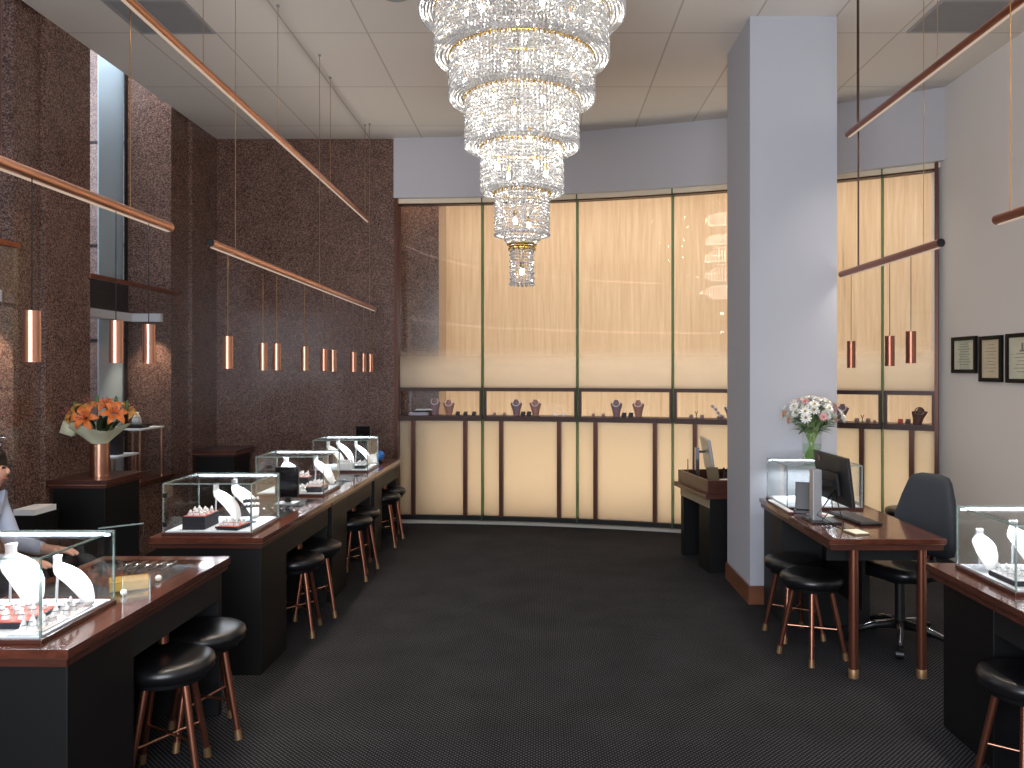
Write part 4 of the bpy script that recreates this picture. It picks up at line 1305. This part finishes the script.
# ------------------------------------------------------------------ copper tube lights and pendants
def tube_light(label, x, y0, y1, z, x1=None, z1=None, wires=(), strip=True, power=None, wire_mat='copper', warm=(1.0, 0.87, 0.74), body='copper'):
    x1 = x if x1 is None else x1
    z1 = z if z1 is None else z1
    t = thing('pendant_tube_light', label, 'tube light', (x, y0, z))
    L = y1 - y0
    e = Vector((x1 - x, L, z1 - z))
    bm = B(); tube(bm, (0, 0, 0), e, 0.0235, 0.0235, 24, cap=False)
    tube(bm, (0, 0.001, 0), e - Vector((0, 0.001, 0)), 0.0205, 0.0205, 24, cap=False)
    obj('tube', bm, M[body], t, smooth=True)
    for p, nm in ((Vector((0, 0.004, 0)), 'end_cap'), (e - Vector((0, 0.010, 0)), 'end_cap')):
        bm = B(); tube(bm, p, p + Vector((0, 0.006, 0)), 0.0205, 0.0205, 20); obj(nm, bm, M['black'], t)
    if strip:
        bm = B()
        a = bx(bm, -0.008, 0.008, 0.02, L - 0.02, -0.0265, -0.0225)
        for v in bm.verts:
            u = v.co.y / L
            v.co.x += e.x * u; v.co.z += e.z * u
        obj('diffuser', bm, M['tubeled'], t)
    for (wy, r, mt) in wires:
        u = (wy - y0) / L
        b = e * u
        bm = B(); tube(bm, (b.x, b.y, b.z + 0.022), (b.x, b.y, CZ - z), r, r, 6); w = obj('suspension_wire', bm, M[mt], t)
        bm = B(); lathe(bm, [(0, CZ - z - 0.012), (0.012, CZ - z - 0.012), (0.012, CZ - z), (0, CZ - z)], 10, (b.x, b.y, 0)); obj('ceiling_anchor', bm, M['silver'], w)
    if power:
        area('tube_glow', (x + e.x / 2, y0 + L / 2, z + e.z / 2 - 0.029), (0, 0, 0), 0.016, L - 0.06, power, warm, 112)
        area('ceiling_fill', (x + e.x / 2, y0 + L / 2, z + e.z / 2 + 0.03), (R(180), 0, 0), 0.03, L - 0.06, power * 0.22, (1.0, 0.93, 0.86), 175)  # fill above each tube, added to brighten the ceiling
    return t
w = 0.0022
tube_light('short copper tube light above the front counter, ending over the lilies', -1.93, 1.6, 4.15, 2.46, wires=((2.85, 0.005, 'frame_dark'), (3.75, w, 'brass')), power=13)
tube_light('long low copper tube light running over the back counters beside the granite', -1.85, 4.46, 8.72, 2.43, x1=-1.82, z1=2.385, wires=((4.82, w, 'brass'), (6.60, w, 'brass'), (8.45, w, 'brass')), power=26)
tube_light('longest copper tube light hung highest, just under the ceiling', -1.89, 2.2, 8.62, 3.43, x1=-1.875, z1=3.335, wires=((3.1, w, 'brass'), (4.45, w, 'brass'), (5.70, w, 'brass'), (7.10, w, 'brass'), (8.48, w, 'brass')), power=24)
tube_light('upper copper tube light on the painted wall side, above the sales desk', 2.15, 1.5, 5.62, 3.375, wires=((5.45, 0.006, 'frame_dark'), (3.2, w, 'brass'), (4.35, w, 'brass')), power=24, body='copper_dark')  # from here on, tube bodies are coloured darker to imitate weaker light
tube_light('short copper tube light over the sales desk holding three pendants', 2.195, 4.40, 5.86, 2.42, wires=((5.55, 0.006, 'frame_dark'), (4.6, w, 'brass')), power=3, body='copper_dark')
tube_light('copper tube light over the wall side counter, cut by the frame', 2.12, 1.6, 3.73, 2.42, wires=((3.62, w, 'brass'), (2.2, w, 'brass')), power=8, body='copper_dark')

pend0 = None
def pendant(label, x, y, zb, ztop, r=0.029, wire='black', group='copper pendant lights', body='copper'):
    t = thing('pendant_light', label, 'pendant light', (x, y, zb), 0, group)
    L = 0.19
    bm = B(); lathe(bm, [(r - 0.003, 0.02), (r - 0.003, 0.0), (r, 0.0), (r, L), (0.006, L), (0, L)], 28, close=False)
    obj('shade', bm, M[body], t, smooth=True)
    bm = B(); lathe(bm, [(0, 0.006), (r - 0.004, 0.006), (r - 0.004, 0.012), (0, 0.012)], 20); obj('lens', bm, M['lens'], t)
    h = ztop - zb
    bm = B(); tube(bm, (0, 0, L), (0, 0, h), 0.0022, 0.0022, 6); obj('cord', bm, M[wire], t)
    spot('pendant_spot', (x, y, zb - 0.01), (x, y, 0), 3.2, (1.0, 0.86, 0.72), 75, 0.8, 0.02)
    return t
PL = [
    ('pendant over the front counter, big, closest to the frame edge', 32, 2.97, 1.75), ('pendant over the front counter, middle of three before the window', 115.9, 3.60, 1.752), ('pendant over the front counter, third, before the lit granite', 148.7, 3.9, 1.752),
    ('single copper pendant over the second counter, ahead of the close pair', 227.8, 4.72, 1.728), ('copper pendant over the second counter, first of the touching pair', 263, 5.62, 1.718), ('copper pendant over the second counter, second of the touching pair', 276.7, 5.70, 1.718),
    ('lone copper pendant over the middle counter', 304.6, 6.38, 1.716), ('copper pendant over the middle counter, first of a close pair', 323.9, 6.94, 1.712), ('copper pendant over the middle counter, second of a close pair', 333, 7.04, 1.706),
    ('copper pendant over the farthest counter, set apart from the last two', 353.3, 7.68, 1.702), ('copper pendant over the farthest counter, second to last', 363.5, 8.30, 1.70), ('copper pendant over the farthest counter, last towards the window', 370.3, 8.44, 1.70)]
for lab, px, y, zb in PL:
    pendant(lab, (px - 542) / 800 * y, y, zb, 2.434 if y < 4.3 else 2.43 - 0.045 * (y - 4.46) / 4.26 - 0.0275, wire='black' if y < 4.3 else 'brass')
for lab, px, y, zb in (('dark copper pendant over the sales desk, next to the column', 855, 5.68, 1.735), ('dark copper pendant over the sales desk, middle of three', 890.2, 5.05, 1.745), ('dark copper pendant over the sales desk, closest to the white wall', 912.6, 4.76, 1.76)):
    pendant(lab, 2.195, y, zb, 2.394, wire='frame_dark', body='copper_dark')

# ------------------------------------------------------------------ chandelier
CX, CY = -0.12, 4.8
t = thing('chandelier', 'huge tiered crystal chandelier with gold rings hanging from the ceiling', 'chandelier', (CX, CY, 2.2))
tiers = [(0.609, 4.26, 3.856), (0.516, 3.87, 3.592), (0.430, 3.60, 3.346), (0.336, 3.36, 3.061), (0.243, 3.07, 2.794), (0.160, 2.80, 2.536), (0.068, 2.47, 2.242)]
z0 = 2.2
def bead(bm, p, s, k):
    c, sn = math.cos(k), math.sin(k)
    a = [bm.verts.new(p + Vector(v)) for v in ((0, 0, s * 1.15), (c * s, sn * s, 0), (-sn * s, c * s, 0), (-c * s, -sn * s, 0), (sn * s, -c * s, 0), (0, 0, -s * 1.15))]
    for i in range(4):
        j = 1 + (i + 1) % 4
        bm.faces.new((a[0], a[1 + i], a[j])); bm.faces.new((a[5], a[j], a[1 + i]))
def strands(bm, r, zt, zb, pitch=0.0225, r2=None):
    n = max(8, int(2 * PI * r / pitch))
    m = max(2, int((zt - zb) / pitch))
    for i in range(n):
        a = 2 * PI * i / n
        for j in range(m):
            z = zt - (zt - zb) * (j + 0.5) / m
            rr = r if r2 is None else r + (r2 - r) * (j + 0.5) / m
            rr += (0.004 if (j % 2) else -0.002)
            bead(bm, Vector((rr * math.cos(a), rr * math.sin(a), z - z0)), pitch * random.uniform(0.40, 0.50), random.uniform(0, PI / 2))
for i, (r, zt, zb) in enumerate(tiers):
    bm = B()
    strands(bm, r, zt, zb, 0.021 if i < 5 else 0.0165)
    if i < 4:
        strands(bm, r - 0.03, zt - 0.01, zb + 0.03, 0.024)
    o = obj('crystal_strands', bm, M['crystal'], t); o['kind'] = 'stuff'
    if i < 5:
        bm = B()
        rn = tiers[i + 1][0] + 0.012
        nr = max(2, int((r - rn) / 0.02))
        for q in range(nr):
            rq = r - (r - rn) * (q + 0.7) / nr
            n = int(2 * PI * rq / 0.0215)
            for k in range(n):
                a = 2 * PI * (k + 0.5 * (q % 2)) / n
                bead(bm, Vector((rq * math.cos(a), rq * math.sin(a), zb - z0 + 0.004 - 0.012 * math.sin(PI * (q + 1) / (nr + 1)))), 0.0115, a)
        o = obj('crystal_swag', bm, M['crystal'], t); o['kind'] = 'stuff'
    # larger drops along the lower rim
    bm = B()
    n = int(2 * PI * r / 0.026)
    for k in range(n):
        a = 2 * PI * k / n
        bead(bm, Vector((r * math.cos(a), r * math.sin(a), zb - z0 - 0.006)), 0.0125, a)
    o2 = obj('crystal_drops', bm, M['crystal'], t); o2['kind'] = 'stuff'
    bm = B(); torus(bm, r + 0.004, 0.006, zt - z0 - 0.012, 72, 6)
    g = obj('gold_ring', bm, M['gold'], t, smooth=True)
    bm = B()
    n = int(2 * PI * r / 0.03)
    for k in range(n):
        a = 2 * PI * k / n
        ellipsoid(bm, (math.cos(a) * (r + 0.009), math.sin(a) * (r + 0.009), zt - z0 - 0.026), 0.007, 0.007, 0.010, 6, 5)
    o3 = obj('ring_beading', bm, M['gold'], g); o3['kind'] = 'stuff'
    nb = (9, 8, 7, 6, 4, 2, 1)[i]
    for k in range(nb):
        a = 2 * PI * (k + 0.35) / nb
        rb = r - 0.075 if i < 5 else (0.085 if i == 5 else 0)
        zbulb = (zt * 0.45 + zb * 0.55) if i < 6 else 2.31
        if i == 5:
            zbulb = 2.60
        bm = B(); ellipsoid(bm, (rb * math.cos(a), rb * math.sin(a), zbulb - z0), 0.014, 0.014, 0.022, 10, 8)
        bl = obj('bulb', bm, M['bulb'], t, smooth='full')
        bm = B(); tube(bm, (rb * math.cos(a), rb * math.sin(a), zbulb - z0 + 0.02), (rb * math.cos(a), rb * math.sin(a), zbulb - z0 + 0.06), 0.010, 0.010, 8); obj('candle_socket', bm, M['gold'], bl)
    pw = (9, 9, 9, 7, 5, 0, 0)[i]
    if pw:
        point('chandelier_lamp', (CX, CY, (zt + zb) / 2), pw, (1.0, 0.93, 0.84), 0.12)
bm = B(); strands(bm, 0.125, 2.56, 2.47, 0.017, 0.085); o = obj('crystal_collar', bm, M['crystal'], t); o['kind'] = 'stuff'
bm = B(); torus(bm, 0.085, 0.006, 2.47 - z0, 40, 6); obj('gold_ring', bm, M['gold'], t, smooth=True)
bm = B()
tube(bm, (0, 0, 2.45 - z0), (0, 0, CZ - z0), 0.004, 0.004, 10)
obj('centre_rod', bm, M['silver'], t, smooth=True)
bm = B(); lathe(bm, [(0, CZ - z0 - 0.06), (0.60, CZ - z0 - 0.06), (0.62, CZ - z0 - 0.02), (0.62, CZ - z0), (0, CZ - z0)], 64); obj('ceiling_plate', bm, M['gold'], t, smooth=True)

# ------------------------------------------------------------------ niche displays along the curved window
def nz(deg, off=0.12):
    p = arc(deg, RG + off)
    return (p.x, p.y, Z_SH1)
def deg_of(px):
    return px
def niche_bust(label, deg, mat, h=0.195, w=0.068, lean=0.0, white_rim=True):
    loc = nz(deg)
    t = thing('window_bust', label, 'jewellery bust', loc, -R(deg))
    bm = B()
    rings = []
    for z, ww, d in ((0, 0.036, 0.026), (0.01, 0.036, 0.026), (0.35, 0.046, 0.024), (0.66, 0.064, 0.026), (0.76, 0.068, 0.026), (0.80, 0.055, 0.024), (0.84, 0.030, 0.02), (0.95, 0.022, 0.018), (1.0, 0.02, 0.016)):
        ww = ww * w / 0.068
        rings.append([(math.cos(a) * ww + lean * z * h, math.sin(a) * d - 0.02 * z + (0.15 * abs(math.cos(a)) ** 2 * d), z * h) for a in [2 * PI * k / 20 for k in range(20)]])
    loft(bm, rings)
    obj('body', bm, M[mat], t, smooth='full')
    bm = B(); torus(bm, 0.040, 0.0045, 0, 24, 6)
    bmesh.ops.rotate(bm, verts=bm.verts, cent=(0, 0, 0), matrix=Matrix.Rotation(R(62), 3, 'X'))
    bmesh.ops.translate(bm, verts=bm.verts, vec=(lean * 0.75 * h, -0.028, h * 0.80))
    obj('necklace', bm, M['white'] if white_rim else M['chrome'], t, smooth=True)
    return t
niche_bust('mauve bust with white necklace beside the stacked cards, leftmost window niche', 3.55, 'bust_mauve', 0.20)
niche_bust('dusty rose bust beside three dark ring boxes, leftmost window niche', 4.42, 'bust', 0.18)
niche_bust('mauve bust left of the purple boxes, second window niche', 8.59, 'bust_mauve', 0.185)
niche_bust('dusty rose bust right of the purple boxes, second window niche', 9.76, 'bust', 0.185)
niche_bust('grey mauve bust left of the purple boxes, third window niche', 14.66, 'bust_mauve', 0.19)
niche_bust('pale rose bust right of the purple boxes, third window niche', 15.96, 'bust', 0.19)
niche_bust('bust half hidden behind the column edge, fourth window niche', 21.25, 'bust_mauve', 0.16)
niche_bust('leaning mauve bust touching the white bouquet outline, window niche right of column', 27.05, 'bust_mauve', 0.18, lean=0.15)
niche_bust('dark brown leaning bust in the last window niche by the wall', 30.8, 'bust_brown', 0.155, w=0.072, lean=0.2, white_rim=False)

rb0 = None
def ring_box(label, deg, mat, group=None, s=0.022, off=0.10):
    t = thing('ring_box', label, 'ring box', nz(deg, off), -R(deg), group)
    box_obj('box_body', (-s, s, -s, s, 0, s * 1.3), M[mat], t, bevel=0.002)
    bm = B(); bx(bm, -s, s, s - 0.004, s, s * 1.3, s * 2.0); obj('lid', bm, M[mat], t)
    return t
ring_box('dark ring box in the leftmost window niche, next to the rose bust', 4.97, 'navy')
g = ring_box('dark ring box topped by a glowing gold ball in the leftmost window niche', 5.45, 'navy')
bm = B(); ellipsoid(bm, (0, 0, 0.04), 0.012, 0.012, 0.012, 10, 8); obj('gold_ball', bm, M['gold'], g, smooth='full')
ring_box('dark ring box in the leftmost window niche, next to the glass fin', 5.98, 'navy')
ring_box('low mauve ring box in the second window niche, first from the fin', 7.24, 'bust_mauve', s=0.017)
ring_box('low mauve ring box in the second window niche, second from the fin', 7.85, 'bust_mauve', s=0.017)
ring_box('purple box between the busts of the second window niche, on the mauve bust side', 9.0, 'navy', s=0.024)
ring_box('purple box between the busts of the second window niche, on the rose bust side', 9.36, 'navy', s=0.024)
ring_box('low white ring box in the second window niche, first of two', 11.0, 'white', s=0.016)
ring_box('low white ring box in the second window niche, second of two', 11.5, 'white', s=0.016)
ring_box('low mauve ring box in the third window niche, first from the fin', 13.28, 'bust_mauve', s=0.017)
ring_box('low mauve ring box in the third window niche, second from the fin', 13.88, 'bust_mauve', s=0.017)
ring_box('purple box between the busts of the third window niche, on the grey bust side', 15.12, 'navy', s=0.024)
ring_box('purple box between the busts of the third window niche, on the pale bust side', 15.52, 'navy', s=0.024)
ring_box('grey ring box beside the little fork stand, fourth window niche', 19.03, 'bust_mauve', s=0.019)
ring_box('grey ring box on the far side of the little fork stand, fourth window niche', 19.65, 'bust_mauve', s=0.019)
ring_box('grey ring box beside the fork stand, window niche just right of the column', 27.90, 'bust_mauve', s=0.02)
ring_box('grey ring box after the fork stand, window niche just right of the column', 28.46, 'bust_mauve', s=0.02)
ring_box('low grey ring box next to the green fin, window niche right of the column', 28.78, 'bust_mauve', s=0.013)
ring_box('red ring box in the last window niche, first of two', 30.02, 'red', s=0.022)
ring_box('dark ring box in the last window niche, next to the brown bust', 30.38, 'bust_brown', s=0.022)
def fork_stand(label, deg):
    t = thing('fork_stand', label, 'earring stand', nz(deg, 0.10), -R(deg))
    bm = B(); path(bm, [(0, 0, 0.005), (0, 0, 0.04), (-0.014, 0, 0.075)], 0.004, 6); path(bm, [(0, 0, 0.04), (0.014, 0, 0.075)], 0.004, 6); obj('fork', bm, M['navy'], t, smooth='full')
    bm = B(); lathe(bm, [(0, 0), (0.014, 0), (0.014, 0.006), (0, 0.006)], 12); obj('base', bm, M['navy'], t)
fork_stand('small dark fork shaped earring stand, fourth window niche', 19.33)
fork_stand('small dark fork shaped earring stand, window niche right of the column', 28.18)
def card_stack(label, deg, dims, mat, z=0.0, group=None):
    loc = nz(deg, 0.12)
    t = thing('display_card', label, 'display card', (loc[0], loc[1], loc[2] + z), -R(deg), group)
    box_obj('card_body', (-dims[0] / 2, dims[0] / 2, -dims[1] / 2, dims[1] / 2, 0, dims[2]), M[mat], t, bevel=0.002)
    box_obj('card_face', (-dims[0] / 2 + 0.01, dims[0] / 2 - 0.01, -dims[1] / 2 + 0.01, dims[1] / 2 - 0.01, dims[2], dims[2] + 0.002), M['white'], t)
card_stack('long lilac display block on the shelf, leftmost window niche', 2.55, (0.22, 0.10, 0.03), 'lilac')
card_stack('dark thin display block upon the lilac one, leftmost window niche', 2.65, (0.16, 0.08, 0.022), 'navy', 0.0325)
card_stack('white slab topping the dark block, leftmost window niche', 2.9, (0.20, 0.08, 0.012), 'white', 0.057)
# lilac sprig ornament in the fourth niche
loc = nz(20.45)
t = thing('orchid_ornament', 'small lilac flower ornament in the fourth window niche near the column', 'ornament', loc, -R(20))
bm = B(); path(bm, [(0.03, 0, 0.005), (0.02, 0, 0.06), (-0.02, 0, 0.11), (-0.045, 0, 0.125)], 0.003, 6); obj('stem', bm, M['stem'], t, smooth='full')
bm = B()
for c in ((0.02, -0.01, 0.06), (-0.005, -0.012, 0.10), (-0.04, -0.01, 0.13), (0.05, -0.02, 0.03), (0.07, -0.01, 0.02)):
    for k in range(5):
        a = 2 * PI * k / 5
        ellipsoid(bm, (c[0] + 0.011 * math.cos(a), c[1], c[2] + 0.011 * math.sin(a)), 0.009, 0.005, 0.009, 8, 6)
obj('blossoms', bm, M['lilac'], t, smooth='full')
bm = B(); lathe(bm, [(0, 0), (0.03, 0), (0.035, 0.025), (0, 0.025)], 14, (0.04, 0, 0)); obj('pot', bm, M['bust_mauve'], t, smooth=True)

# ------------------------------------------------------------------ framed certificates on the white wall
def cert(label, y0, y1, zc, h, paper, crest=False):
    yc, w = (y0 + y1) / 2, y1 - y0
    t = thing('framed_certificate', label, 'certificate', (3.70, yc, zc))
    # local: front faces -x
    bm = B(); f = 0.032
    bx(bm, -0.025, 0, -w / 2, w / 2, -h / 2, -h / 2 + f); bx(bm, -0.025, 0, -w / 2, w / 2, h / 2 - f, h / 2)
    bx(bm, -0.025, 0, -w / 2, -w / 2 + f, -h / 2 + f, h / 2 - f); bx(bm, -0.025, 0, w / 2 - f, w / 2, -h / 2 + f, h / 2 - f)
    obj('frame', bm, M['blackwood'], t)
    box_obj('paper', (-0.012, -0.004, -w / 2 + f, w / 2 - f, -h / 2 + f, h / 2 - f), M[paper], t)
    bm = B()
    n = 9
    iw = w / 2 - f
    for k in range(n):
        z = h / 2 - f - (h - 2 * f) * (0.14 + 0.78 * k / n)
        ww = iw * (0.35 + 0.35 * ((k * 7) % 5) / 5)
        if crest and k < 3:
            continue
        bx(bm, -0.0135, -0.0125, -ww, ww, z, z + 0.004)
    if crest:
        bx(bm, -0.0135, -0.0125, -0.012, 0.012, h * 0.16, h * 0.30)
        bx(bm, -0.0135, -0.0125, -0.035, 0.035, h * 0.13, h * 0.16)
        bx(bm, -0.0135, -0.0125, -iw * 0.8, iw * 0.8, h * 0.08, h * 0.085)
    obj('printed_text', bm, M['ink'], t)
    box_obj('glazing', (-0.018, -0.016, -w / 2 + f, w / 2 - f, -h / 2 + f, h / 2 - f), M['glass'], t)
    return t
cert('small framed certificate in black frame, first from the curved window', 6.79, 7.19, 1.852, 0.318, 'cert')
cert('narrow framed certificate on tan paper, middle of the three', 6.41, 6.74, 1.812, 0.378, 'cert_tan')
cert('framed certificate with a printed crest, cut off by the frame', 5.93, 6.35, 1.812, 0.386, 'cert', True)

# ------------------------------------------------------------------ person behind the front counters
def skin_mesh(name, verts, edges_, radii, mat, parent, root=0, sub=2):
    me = bpy.data.meshes.new(name)
    me.from_pydata(verts, edges_, [])
    o = bpy.data.objects.new(name, me); COL.objects.link(o)
    if parent is not None:
        o.parent = parent
    sk = o.modifiers.new('skin', 'SKIN')
    sk.use_smooth_shade = True
    for i, r in enumerate(radii):
        r = r if isinstance(r, tuple) else (r, r)
        me.skin_vertices[0].data[i].radius = r
        me.skin_vertices[0].data[i].use_root = (i == root)
    su = o.modifiers.new('sub', 'SUBSURF'); su.levels = sub; su.render_levels = sub
    me.materials.append(mat)
    return o
PB = (-3.30, 4.42, 0)
stool_p = dup(stool0, (PB[0] - 0.02, PB[1], 0), 0.3, 'black stool under the seated person at the frame edge', G)
t = thing('person', 'person with dark hair in a pale blue shirt, seated, bending over at the frame edge', 'person', PB, 0.12)
# local frame: faces +x
V = [(0, 0, 0.58), (0.04, 0, 0.72), (0.11, 0, 0.88), (0.16, 0, 0.98), (0.20, 0, 1.035), (0.235, 0, 1.09),
     (0.245, 0, 1.15), (0.25, 0, 1.20)]
Rr = [(0.15, 0.12), (0.13, 0.10), (0.15, 0.105), (0.11, 0.08), 0.052, 0.058, (0.076, 0.088), (0.072, 0.085)]
E = [(0, 1), (1, 2), (2, 3), (3, 4), (4, 5), (5, 6), (6, 7)]
def add(vs, rs, start):
    k = start
    for v, r in zip(vs, rs):
        V.append(v); Rr.append(r); E.append((k, len(V) - 1)); k = len(V) - 1
    return k
ends = {}
for s in (-1, 1):
    add([(0.06, s * 0.10, 0.56), (0.42, s * 0.12, 0.56), (0.44, s * 0.13, 0.30), (0.42, s * 0.13, 0.09), (0.53, s * 0.14, 0.035)], [0.085, 0.062, 0.052, 0.036, 0.03], 0)
    k = add([(0.16, s * 0.19, 0.95), (0.24, s * 0.22, 0.72), (0.46, s * 0.16, 0.68), (0.50, s * 0.155, 0.68)], [0.052, 0.042, 0.030, 0.028], 3)
    ends[s] = k
    for j, (dy, ln) in enumerate(((-0.03, 0.075), (-0.01, 0.085), (0.01, 0.08), (0.03, 0.065))):
        add([(0.545, s * 0.155 + dy, 0.678), (0.545 + ln * 0.6, s * 0.155 + dy * 1.1, 0.668), (0.545 + ln, s * 0.155 + dy * 1.1, 0.650)], [0.011, 0.009, 0.008], k)
    add([(0.52, s * 0.155 - s * 0.045, 0.675), (0.55, s * 0.155 - s * 0.065, 0.665)], [0.011, 0.009], k)
body = skin_mesh('body', V, E, Rr, M['skin'], t)
SV = [(0, 0, 0.60), (0.04, 0, 0.72), (0.11, 0, 0.88), (0.155, 0, 0.985), (0.18, 0, 1.015)]
SR = [(0.165, 0.14), (0.145, 0.118), (0.165, 0.122), (0.12, 0.09), (0.066, 0.066)]
SE = [(0, 1), (1, 2), (2, 3), (3, 4)]
for s in (-1, 1):
    k = 3
    for v, r in (((0.16, s * 0.195, 0.95), 0.064), ((0.24, s * 0.22, 0.72), 0.054), ((0.45, s * 0.162, 0.68), 0.040)):
        SV.append(v); SR.append(r); SE.append((k, len(SV) - 1)); k = len(SV) - 1
skin_mesh('shirt', SV, SE, SR, M['shirt'], t)
TV, TR, TE = [(0, 0, 0.60)], [(0.165, 0.13)], []
for s in (-1, 1):
    k = 0
    for v, r in (((0.06, s * 0.10, 0.565), 0.10), ((0.42, s * 0.12, 0.565), 0.078), ((0.44, s * 0.13, 0.30), 0.068), ((0.425, s * 0.13, 0.10), 0.055)):
        TV.append(v); TR.append(r); TE.append((k, len(TV) - 1)); k = len(TV) - 1
skin_mesh('trousers', TV, TE, TR, M['trousers'], t)
HC0 = Vector((0.248, 0, 1.165))
bm = B()
ellipsoid(bm, HC0 + Vector((-0.022, 0, 0.025)), 0.104, 0.088, 0.108, 20, 14)
for v in list(bm.verts):
    d = v.co - HC0
    if d.x > 0.045 and d.z < 0.075:
        v.co.x = HC0.x + 0.045
    if d.z < -0.06:
        v.co.z = HC0.z - 0.06
obj('hair', bm, M['hair'], t, smooth='full')
bm = B(); ellipsoid(bm, HC0 + Vector((0.074, 0, -0.010)), 0.014, 0.010, 0.018, 10, 8); obj('nose', bm, M['skin'], t, smooth='full')
for s in (-1, 1):
    bm = B(); ellipsoid(bm, HC0 + Vector((0.072, s * 0.031, 0.015)), 0.010, 0.013, 0.007, 10, 8); obj('eye', bm, M['hair'], t, smooth='full')
    bm = B(); ellipsoid(bm, HC0 + Vector((0.0, s * 0.084, 0.0)), 0.018, 0.008, 0.028, 10, 8); obj('ear', bm, M['skin'], t, smooth='full')
bm = B(); ellipsoid(bm, HC0 + Vector((0.064, 0, -0.050)), 0.009, 0.022, 0.006, 10, 8); obj('mouth', bm, M['lips'], t, smooth='full')
for s in (-1, 1):
    bm = B(); ellipsoid(bm, (0.51, s * 0.14, 0.035), 0.12, 0.045, 0.035, 14, 10)
    for v in bm.verts:
        v.co.z = max(v.co.z, 0.002)
    obj('shoe', bm, M['black'], t, smooth='full')

# ------------------------------------------------------------------ lights
# daylight through the shop front behind the camera
area('shopfront_daylight', (-0.8, -1.3, 2.0), (R(93), 0, R(-12)), 3.4, 3.2, 320, (0.86, 0.91, 1.0))
# daylight outside the left bays
area('street_daylight', (-6.2, 7.0, 5.5), (R(20), R(-50), 0), 3.0, 3.0, 230, (0.82, 0.9, 1.0))
# passage behind the curved glass: warm linear lights on its ceiling; unseen low fill added to brighten the frosted panels
for i in range(7):
    d = 0.5 + i * 5.2
    p = arc(d, 11.5)
    area('passage_lamp', (p.x, p.y, 4.3), (0, 0, -R(d)), 1.0, 0.9, 13.5, (1.0, 0.91, 0.79))
    p = arc(d, 11.75)
    area('passage_low_fill', (p.x, p.y, 0.02), (R(180), 0, -R(d)), 1.0, 1.2, 15, (1.0, 0.93, 0.82))
area('pier_fill', (-1.44, 9.26, 4.3), (R(14), 0, 0), 0.5, 0.12, 16, (1.0, 0.88, 0.74))  # added fill that lifts the dark front of the granite pier
area('bay_fill', (-3.90, 7.2, 5.25), (0, 0, 0), 0.35, 1.3, 26, (0.78, 0.88, 1.0))  # unseen cool fill added to brighten the blue-grey panel in the bay
# warm wall washers inside the granite window bays
spot('bay_washer', (-3.84, 7.80, 2.15), (-3.90, 8.0, 1.0), 28, (1.0, 0.78, 0.58), 85, 0.8, 0.02)
spot('bay_washer', (-3.90, 5.40, 2.15), (-3.95, 5.62, 1.0), 34, (1.0, 0.78, 0.58), 95, 0.8, 0.02)

world = bpy.data.worlds.new('world'); scene.world = world
world.use_nodes = True
bg = world.node_tree.nodes['Background']
bg.inputs[0].default_value = (0.60, 0.70, 0.85, 1)
bg.inputs[1].default_value = 0.35

# ------------------------------------------------------------------ camera
cam = bpy.data.cameras.new('camera')
cam.sensor_width = 36.0
cam.lens = 36.0 * 800 / 1024
cam.shift_x = -30 / 1024
cam.shift_y = -14 / 1024
cam.clip_start = 0.05
co = bpy.data.objects.new('camera', cam); COL.objects.link(co)
co.location = (0, 0, 1.72); co.rotation_euler = (R(90), 0, 0)
scene.camera = co

scene.view_settings.view_transform = 'Standard'
scene.view_settings.look = 'None'
scene.view_settings.gamma = 1.0
scene.view_settings.use_curve_mapping = False
scene.view_settings.exposure = 0.0
scene.cycles.max_bounces = 10
scene.cycles.diffuse_bounces = 4
scene.cycles.glossy_bounces = 4
scene.cycles.transmission_bounces = 6
scene.cycles.transparent_max_bounces = 24
scene.cycles.sample_clamp_indirect = 4.0
scene.cycles.caustics_reflective = False
scene.cycles.caustics_refractive = False
